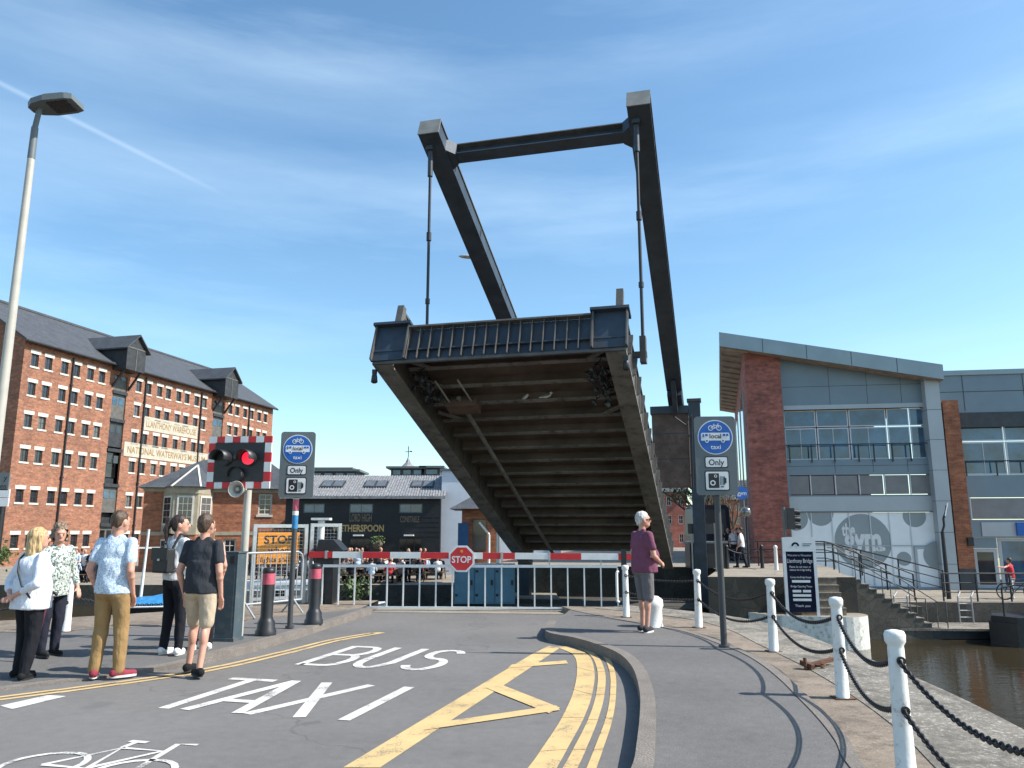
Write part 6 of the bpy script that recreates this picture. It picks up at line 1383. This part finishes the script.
        Hh.ell(Hd(0, -.015, .028), (.08 * sc * hk, .098 * sc * hk, .1 * sc * hk), Rh); Hh.ell(Hd(0, -.045, -.015), (.072 * sc * hk, .055 * sc * hk, .075 * sc * hk), Rh); Hh.ell(Hd(0, -.115, .055), (.032 * sc * hk,) * 3); Hh.cap(Hd(0, -.13, .05), Hd(0, -.155, -.06), .034 * sc * hk, .036 * sc * hk); Hh.cap(Hd(0, -.155, -.06), Hd(.01, -.14, -.2), .036 * sc * hk, .012 * sc * hk)
    elif hairstyle == 'long':
        Hh.ell(Hd(0, -.02, .03), (.086 * sc * hk, .102 * sc * hk, .102 * sc * hk), Rh); Hh.ell(Hd(0, -.05, -.1), (.09 * sc * hk, .06 * sc * hk, .17 * sc * hk), Rh)
    ho = remesh(Hh, 'hair', t, hair, .009 * sc, 2, (.007 * sc, 40, (1, 1, .35)))
    # open the face: drop hair in front of the brow plane
    inv = Rh.transposed(); me = ho.data; import bmesh
    bm = bmesh.new(); bm.from_mesh(me); kill = []
    for v in bm.verts:
        q = inv @ (v.co - hc) / sc / hk
        if hairstyle in ('short', 'buzz') : bad = (q.y > .035 and q.z < .06) or (q.z < -.02 and q.y > -.01) or q.z < -.085 or (abs(q.x) > .055 and q.y > -.005 and q.z < .0)
        else: bad = q.y > .045 and q.z < .062
        if bad: kill.append(v)
    bmesh.ops.delete(bm, geom=kill, context='VERTS'); bm.to_mesh(me); bm.free()
    EYE = mat('eye_dark', (.03, .02, .015), .25, var=.1); Me = MB()
    for s_ in (-1, 1): Me.sph(Hd(s_ * .03, .0865, .004), .009 * sc, EYE, 8, 6)
    Me.build('eyes', body)
    return t, P, Hd
C = cloth
LBLUE = C('light_blue_patterned_shirt', (.56, .63, .70), .08, (.30, .42, .58), 70); KHAKI = C('khaki_trousers', (.30, .19, .085)); CHARC = C('charcoal_tshirt', (.03, .033, .04)); BEIGE = C('beige_shorts', (.46, .37, .27))
WSHIRT = C('white_blouse', (.68, .70, .76), .05); BLACKT = C('black_trousers', (.012, .013, .017)); PATT = C('patterned_top', (.5, .53, .48), .1, (.1, .14, .13), 45); DARKT = C('dark_trousers', (.02, .022, .035)); WTEE = C('white_tee', (.66, .66, .66), .05)
LEGG = C('leggings_black', (.012, .013, .018)); PURP = C('purple_tshirt', (.17, .06, .10)); GREYSH = C('grey_cargo_shorts', (.15, .14, .145)); PEACH = C('peach_top', (.55, .33, .27)); REDT = C('red_top', (.5, .04, .05)); WTR = C('white_trousers', (.62, .6, .57))
SH_RED = C('maroon_canvas', (.25, .04, .06)); SH_BLK = C('black_shoe', (.012, .012, .013)); SH_WHT = C('white_trainer', (.7, .7, .7)); SH_GRY = C('dark_grey_trainer', (.035, .035, .04)); SOLEW = mat('white_sole', (.6, .58, .54), .6, var=.05); SOLEB = mat('black_sole', (.015, .015, .015), .7)
H_BRN = hairm('brown_hair', (.07, .038, .02)); H_BLD = hairm('blonde_hair', (.5, .34, .16)); H_GRB = hairm('grey_brown_hair', (.2, .135, .09)); H_DRK = hairm('dark_brown_hair', (.035, .018, .014)); H_WHT = hairm('white_hair', (.55, .53, .5))
def fl(px, py, z=.1): x, y = g(px, py, z); return (x, y, z)
def zl(x, y): return lh(x, y) - .003
hang = lambda s_: ((s_ * .23, -.02, 1.13), (s_ * .24, .06, .88))
# 1 man in light blue shirt
q = g(105, 677, .035)
person('man in light blue patterned shirt and khaki trousers, hands in pockets, back turned', (q[0], q[1], zl(*q)), R(-8), 1.80, ((-.13, .0), (.11, .06)), ((-.205, .05, .88), (.205, .05, .87)), ((-.245, -.08, 1.13), (.24, -.08, 1.12)), LBLUE, KHAKI, (SH_RED, SOLEW), H_BRN, SKINP, 1.06, head=(-12, 0), hairstyle='buzz', sleeve=.62, footdir=(-28, 38), belly=.01)
# 2 blonde woman
q = g(22, 678, .03)
t1, P1, Hd1 = person('blonde woman in loose white blouse and black trousers with hands clasped behind her', (q[0], q[1], zl(*q)), R(-32), 1.60, ((-.14, .02), (.12, -.04)), ((-.1, -.2, .98), (.02, -.22, .97)), ((-.33, -.1, 1.12), (.33, -.12, 1.12)), WSHIRT, BLACKT, (SH_BLK, SOLEB), H_BLD, SKINP, 1.38, head=(-22, 0), female=True, hairstyle='bob', sleeve=1.55, ear=False, belly=.02, footdir=(15, -25), top_hem=.81)
M = MB(); pts = [P1(-.24, -.02, 1.46), P1(-.12, -.17, 1.38), P1(.0, -.205, 1.25), P1(.15, -.215, 1.1), P1(.25, -.12, .98)]
pts = [P1(-.13, -.02, 1.5), P1(-.06, -.15, 1.4), P1(.03, -.2, 1.26), P1(.15, -.2, 1.1), P1(.24, -.13, .95)]
M.path(pts, .011, BLACK, 6); M.build('bag_strap', t1)
# 3 woman with stick
q = g(50, 659, .05)
t2, P2, H2d = person('curly haired older woman in green and white patterned top leaning on a walking stick', (q[0] - .05, q[1], zl(*q)), R(-120), 1.58, ((-.1, .0), (.1, .03)), ((-.25, .16, .9), (.2, .2, .88)), ((-.27, .0, 1.12), (.26, .0, 1.1)), PATT, DARKT, (SH_BLK, SOLEB), H_GRB, SKINP, 1.12, head=(-22, -8), female=True, hairstyle='curly', sleeve=1.7, ear=False, belly=.02, top_hem=.8)
st = thing('walking_stick', 'dark red walking stick held by the curly haired woman', 'walking stick', (0, 0, 0)); hw_ = Matrix.Translation(Vector((q[0] - .05, q[1], zl(*q)))) @ Matrix.Rotation(R(-120), 4, 'Z'); hp_ = hw_ @ P2(.2, .27, .86); fp_ = g(42, 660, .05)
fp_ = Vector((hp_.x - .06, hp_.y - .12, .06)); st.location = fp_; M = MB(); M.tube((0, 0, 0), hp_ - fp_, .014, mat('maroon_stick', (.14, .03, .05), .4), n=8); M.build('shaft', st); M = MB(); dd = hp_ - fp_; M.path([dd - V(.05, 0, 0), dd, dd + V(.05, .02, 0), dd + V(.08, .02, -.03)], .017, BLACK, 8); M.build('handle', st)
# 4 woman with backpack
q = g(169, 654, .1)
t3, P3_, H3 = person('dark haired woman with ponytail and black leggings wearing a backpack', (q[0], q[1], zl(*q)), R(-28), 1.70, ((-.11, .0), (.12, .04)), ((-.12, .24, 1.18), (.16, .2, 1.0)), ((-.25, .02, 1.14), (.25, .02, 1.14)), WTEE, LEGG, (SH_WHT, SOLEW), H_DRK, SKINP, .92, head=(-42, 0), female=True, hairstyle='pony', sleeve=.5, footdir=(-12, -30), top_hem=.93)
bp_ = thing('backpack', 'small black leather backpack on the back of the woman with the ponytail', 'backpack', (q[0], q[1], zl(*q)), R(-28)); LEATH = mat('black_leather', (.010, .0105, .012), .55, var=.2, scale=9, bmp=.15, bscale=30)
Bp = Prim(); Bp.mb.b2((-.14, -.25, 1.0), (.14, -.13, 1.3), SKIN); remesh(Bp, 'bag', bp_, LEATH, .012, 3); M = MB(); M.b2((-.145, -.262, 1.16), (.145, -.248, 1.31), LEATH); M.b2((-.02, -.268, 1.15), (.02, -.262, 1.175), GALV); M.build('flap', bp_)
for s_ in (-1, 1): M = MB(); M.path([V(s_ * .09, -.14, 1.3), V(s_ * .115, -.06, 1.475), V(s_ * .12, .04, 1.46), V(s_ * .13, .12, 1.3), V(s_ * .15, .05, 1.1), V(s_ * .12, -.14, 1.02)], .016, LEATH, 6); M.build('strap', bp_)
M = MB(); M.path([V(-.05, -.18, 1.3), V(-.03, -.18, 1.36), V(.03, -.18, 1.36), V(.05, -.18, 1.3)], .01, LEATH, 6); M.build('handle', bp_)
# 5 man in charcoal
q = g(195, 671, .06)
person('man in charcoal t-shirt and beige shorts stepping off the kerb, back turned', (q[0], q[1], zl(*q)), R(-10), 1.76, ((-.17, .14), (.12, -.12)), ((-.23, .05, .86), (.225, .05, .84)), ((-.25, -.05, 1.12), (.245, -.05, 1.12)), CHARC, BEIGE, (SH_BLK, SOLEB), H_BRN, SKINP, 1.08, head=(-6, 0), hairstyle='short', shorts=True, footdir=(-8, -50), knees=(.05, .02), sleeve=.6)
# 6 woman mostly hidden behind him
q = g(207, 653, .1)
person('woman with long light brown hair in peach, mostly hidden behind the charcoal man', (q[0] - .2, q[1] + .3, zl(*q)), R(20), 1.64, ((-.1, 0), (.1, .03)), ((-.2, .1, .9), (.2, .1, .9)), ((-.24, -.02, 1.13), (.24, -.02, 1.13)), PEACH, LEGG, (SH_WHT, SOLEW), hairm('light_brown_hair', (.22, .12, .06)), SKINP, .95, female=True, hairstyle='long', sleeve=.5, head=(-10, 0))
# 7 white haired man at right
q = g(645, 632, .12)
t7, P7, H7 = person('white haired man in purple t-shirt and grey cargo shorts with sunglasses watching the bridge', (q[0], q[1], .121), R(-66), 1.76, ((-.09, .02), (.09, -.02)), ((-.04, .25, 1.02), (.1, .26, 1.0)), ((-.27, .0, 1.13), (.27, .02, 1.11)), PURP, GREYSH, (SH_GRY, SOLEW), H_WHT, SKINP, 1.16, belly=.065, head=(-16, 2), hairstyle='short', shorts=True, footdir=(-10, -30), sleeve=.62, top_hem=.86)
M = MB(); r7 = Matrix.Rotation(R(-16), 3, 'Z')
for s_ in (-1, 1): M.box(H7(s_ * .034, .098, .006), (.05, .008, .034), BLACK, r7); M.bar(H7(s_ * .06, .092, .01), H7(s_ * .08, -.01, .0), .006, .012, BLACK)
M.bar(H7(-.02, .1, .01), H7(.02, .1, .01), .006, .008, BLACK); M.build('sunglasses', t7)
M = MB(); M.box(P7(.125, -.02, .68), (.03, .13, .17), GREYSH); M.box(P7(.13, -.02, .76), (.035, .14, .05), GREYSH); M.build('cargo_pocket', t7)
# far pedestrians
q = at(742, 560, 35.0)
person('pedestrian in white t-shirt and dark trousers walking by the beacon post', (q[0], 35.0, 0), R(60), 1.72, ((-.1, .2), (.1, -.16)), ((-.25, .1, .88), (.26, .2, .95)), ((-.26, -.06, 1.13), (.26, .0, 1.13)), WTEE, DARKT, (SH_BLK, SOLEB), H_DRK, SKINP, 1.0, vox=.025)
for k, (px, Yd, tp, lab) in enumerate(((729, 43, BLACKT, 'distant pedestrian in black beside the dark van'), (734, 42, WTEE, 'distant pedestrian in white top beside the dark van'), (738, 44, DARKT, 'distant pedestrian in dark blue by the brick side wall'))):
    q = at(px, 550, Yd); person(lab, (q[0], Yd, 0), R(150 + 40 * k), 1.72, ((-.1, .05), (.1, 0)), (hang(-1)[1], hang(1)[1]), (hang(-1)[0], hang(1)[0]), tp, DARKT, (SH_BLK, SOLEB), H_DRK, SKINP, 1, vox=.03, group='people in the far street')
q = at(1011, 575, 33.5)
person('cyclist in red top and white trousers beside a bicycle on the lower quay', (q[0], 33.5, QZ), R(35), 1.66, ((-.1, .0), (.1, .1)), ((-.72, .12, 1.38), (.3, .3, 1.1)), ((-.45, .05, 1.35), (.27, .05, 1.13)), REDT, WTR, (SH_WHT, SOLEW), H_BRN, SKINP, .95, female=True, vox=.025, hairstyle='short', sleeve=.4)
bk_t = thing('bicycle', 'black bicycle leaning beside the cyclist in red on the lower quay', 'bicycle', (q[0] - .1, 33.0, QZ), R(-6))
for xx in (-.5, .55): M = MB(); M.ring((xx, 0, .34), .30, .34, X, Z, Y_ * .03, BLACK, 28); M.tube((xx, 0, .34), (xx, .03, .34), .03, GALV, n=8); [M.bar((xx, .015, .34), (xx + .3 * math.cos(j * PI / 6), .015, .34 + .3 * math.sin(j * PI / 6)), .006, .006, GALV) for j in range(12)]; M.build('wheel', bk_t)
M = MB()
for a_, b2 in (((-.5, .34), (-.15, .3)), ((-.5, .34), (-.22, .8)), ((-.15, .3), (-.26, .9)), ((-.15, .3), (.38, .78)), ((-.22, .8), (.38, .85)), ((.36, .95), (.55, .34))): M.tube((a_[0], .015, a_[1]), (b2[0], .015, b2[1]), .018, BLACK, n=8)
M.build('frame', bk_t); M = MB(); M.sph((-.27, .015, .93), (.13, .06, .03), BLACK, 10, 6); M.build('saddle', bk_t); M = MB(); M.path([(.36, -.25, .98), (.36, .0, 1.0), (.36, .28, .98)], .016, BLACK, 6); M.build('handlebar', bk_t)

# ------------------------------------------------------------------ terrace crowd across the water
cols = {'white': WTEE, 'dark blue': DARKT, 'black': BLACKT, 'red': REDT, 'pale blue': LBLUE, 'pink': PEACH, 'grey': GREYSH}
temps = {}
def crowd_person(kind, sit, hairc):
    M = MB(); tp = cols[kind]; 
    def cp(p, q, r0, r1, m): M.tube(p, q, r0, m, r1, 8); M.sph(p, r0, m, 8, 6); M.sph(q, r1, m, 8, 6)
    z = .45 if sit else .9
    M.sph((0, 0, z + .38), (.2, .14, .25), tp, 12, 8); M.sph((0, 0, z + .14), (.18, .14, .2), tp, 12, 8); cp((-.17, 0, z + .53), (.17, 0, z + .53), .06, .06, tp); cp((0, 0, z + .55), (0, .02, z + .68), .05, .05, SKINP); M.sph((0, .02, z + .76), (.08, .1, .12), SKINP, 10, 8); M.sph((0, -.01, z + .795), (.088, .1, .1), hairc, 10, 8)
    for s_ in (-1, 1):
        e = (s_ * .26, .05, z + .24); cp((s_ * .19, 0, z + .5), e, .055, .045, tp); cp(e, (s_ * .14, .3, z + .26), .04, .03, SKINP); M.sph((s_ * .13, .34, z + .27), (.035, .05, .03), SKINP, 6, 5)
        if sit: cp((s_ * .1, 0, z + .02), (s_ * .12, .42, z + .04), .085, .065, DARKT); cp((s_ * .12, .42, z + .04), (s_ * .12, .44, .08), .06, .045, DARKT); M.sph((s_ * .12, .5, .05), (.05, .12, .05), SH_BLK, 8, 5)
        else: cp((s_ * .1, 0, z + .02), (s_ * .11, .02, .5), .085, .065, DARKT); cp((s_ * .11, .02, .5), (s_ * .11, 0, .08), .06, .045, DARKT); M.sph((s_ * .11, .06, .05), (.05, .12, .05), SH_BLK, 8, 5)
    return M.build('person')
rnd = random.Random(21)
def tb(px, Yd, i):
    q = at(px, 570, Yd); t = thing('picnic_table', 'wooden picnic table on the pub terrace across the water', 'table', (q[0], Yd, QZ), R(rnd.uniform(-12, 12)), 'picnic tables on the pub terrace')
    return t, q
proto = None
spots = []
for i, (px, Yd) in enumerate(((62, 45), (88, 46), (250, 46), (300, 46.5), (338, 45), (356, 47), (374, 44.6), (394, 46.6), (412, 44.8), (432, 46.8), (75, 44.2), (110, 45.2), (346, 43.6), (384, 43.4))):
    q = at(px, 570, Yd)
    if proto is None:
        proto, _ = tb(px, Yd, i); WOOD = mat('weathered_wood', (.16, .11, .07), .8, var=.3, scale=5)
        M = MB(); M.b2((-.9, -.38, .72), (.9, .38, .76), WOOD); M.build('top', proto)
        for s_ in (-1, 1): M = MB(); M.b2((-.9, s_ * .68 - .13, .42), (.9, s_ * .68 + .13, .46), WOOD); M.build('bench', proto)
        for s_ in (-1, 1):
            M = MB(); M.bar((s_ * .7, -.65, 0), (s_ * .7, -.25, .72), .05, .09, WOOD); M.bar((s_ * .7, .65, 0), (s_ * .7, .25, .72), .05, .09, WOOD); M.b2((s_ * .7 - .025, -.8, .36), (s_ * .7 + .025, .8, .42), WOOD); M.build('leg', proto)
    else:
        t = copy_tree(proto); t.location = (q[0], Yd, QZ); t.rotation_euler = (0, 0, R(rnd.uniform(-12, 12)))
    for sx in (-.5, .35):
        for sy in (-1, 1):
            if rnd.random() < .92: spots.append((q[0] + sx + rnd.uniform(-.1, .1), Yd + sy * .68, 0 if sy < 0 else PI, 1))
for k in range(24): px = rnd.choice((72, 82, 95, 104, 345, 352, 362, 380, 405, 425, 270)) + rnd.uniform(-6, 6); Yd = rnd.uniform(43.2, 48); spots.append((at(px, 570, Yd)[0], Yd, rnd.uniform(0, 6.28), 0))
kinds = list(cols); hc_ = [H_BRN, H_DRK, H_BLD, H_GRB]
for i, (x, y, a_, sit) in enumerate(spots):
    kd = rnd.choice(kinds + ['white', 'black', 'dark blue', 'black', 'white', 'pale blue', 'grey']); key = (kd, sit)
    lab = ('person in %s top seated at a picnic table on the pub terrace' if sit else 'person in %s top standing on the pub terrace across the water') % kd
    if key not in temps: o = crowd_person(kd, sit, hc_[len(temps) % 4]); temps[key] = o
    else: o = temps[key].copy(); COL.objects.link(o)
    o.location = (x, y, QZ); o.rotation_euler = (0, 0, a_); tag(o, lab, 'person', 'drinkers on the pub terrace, %s top, %s' % (kd, 'seated' if sit else 'standing'))
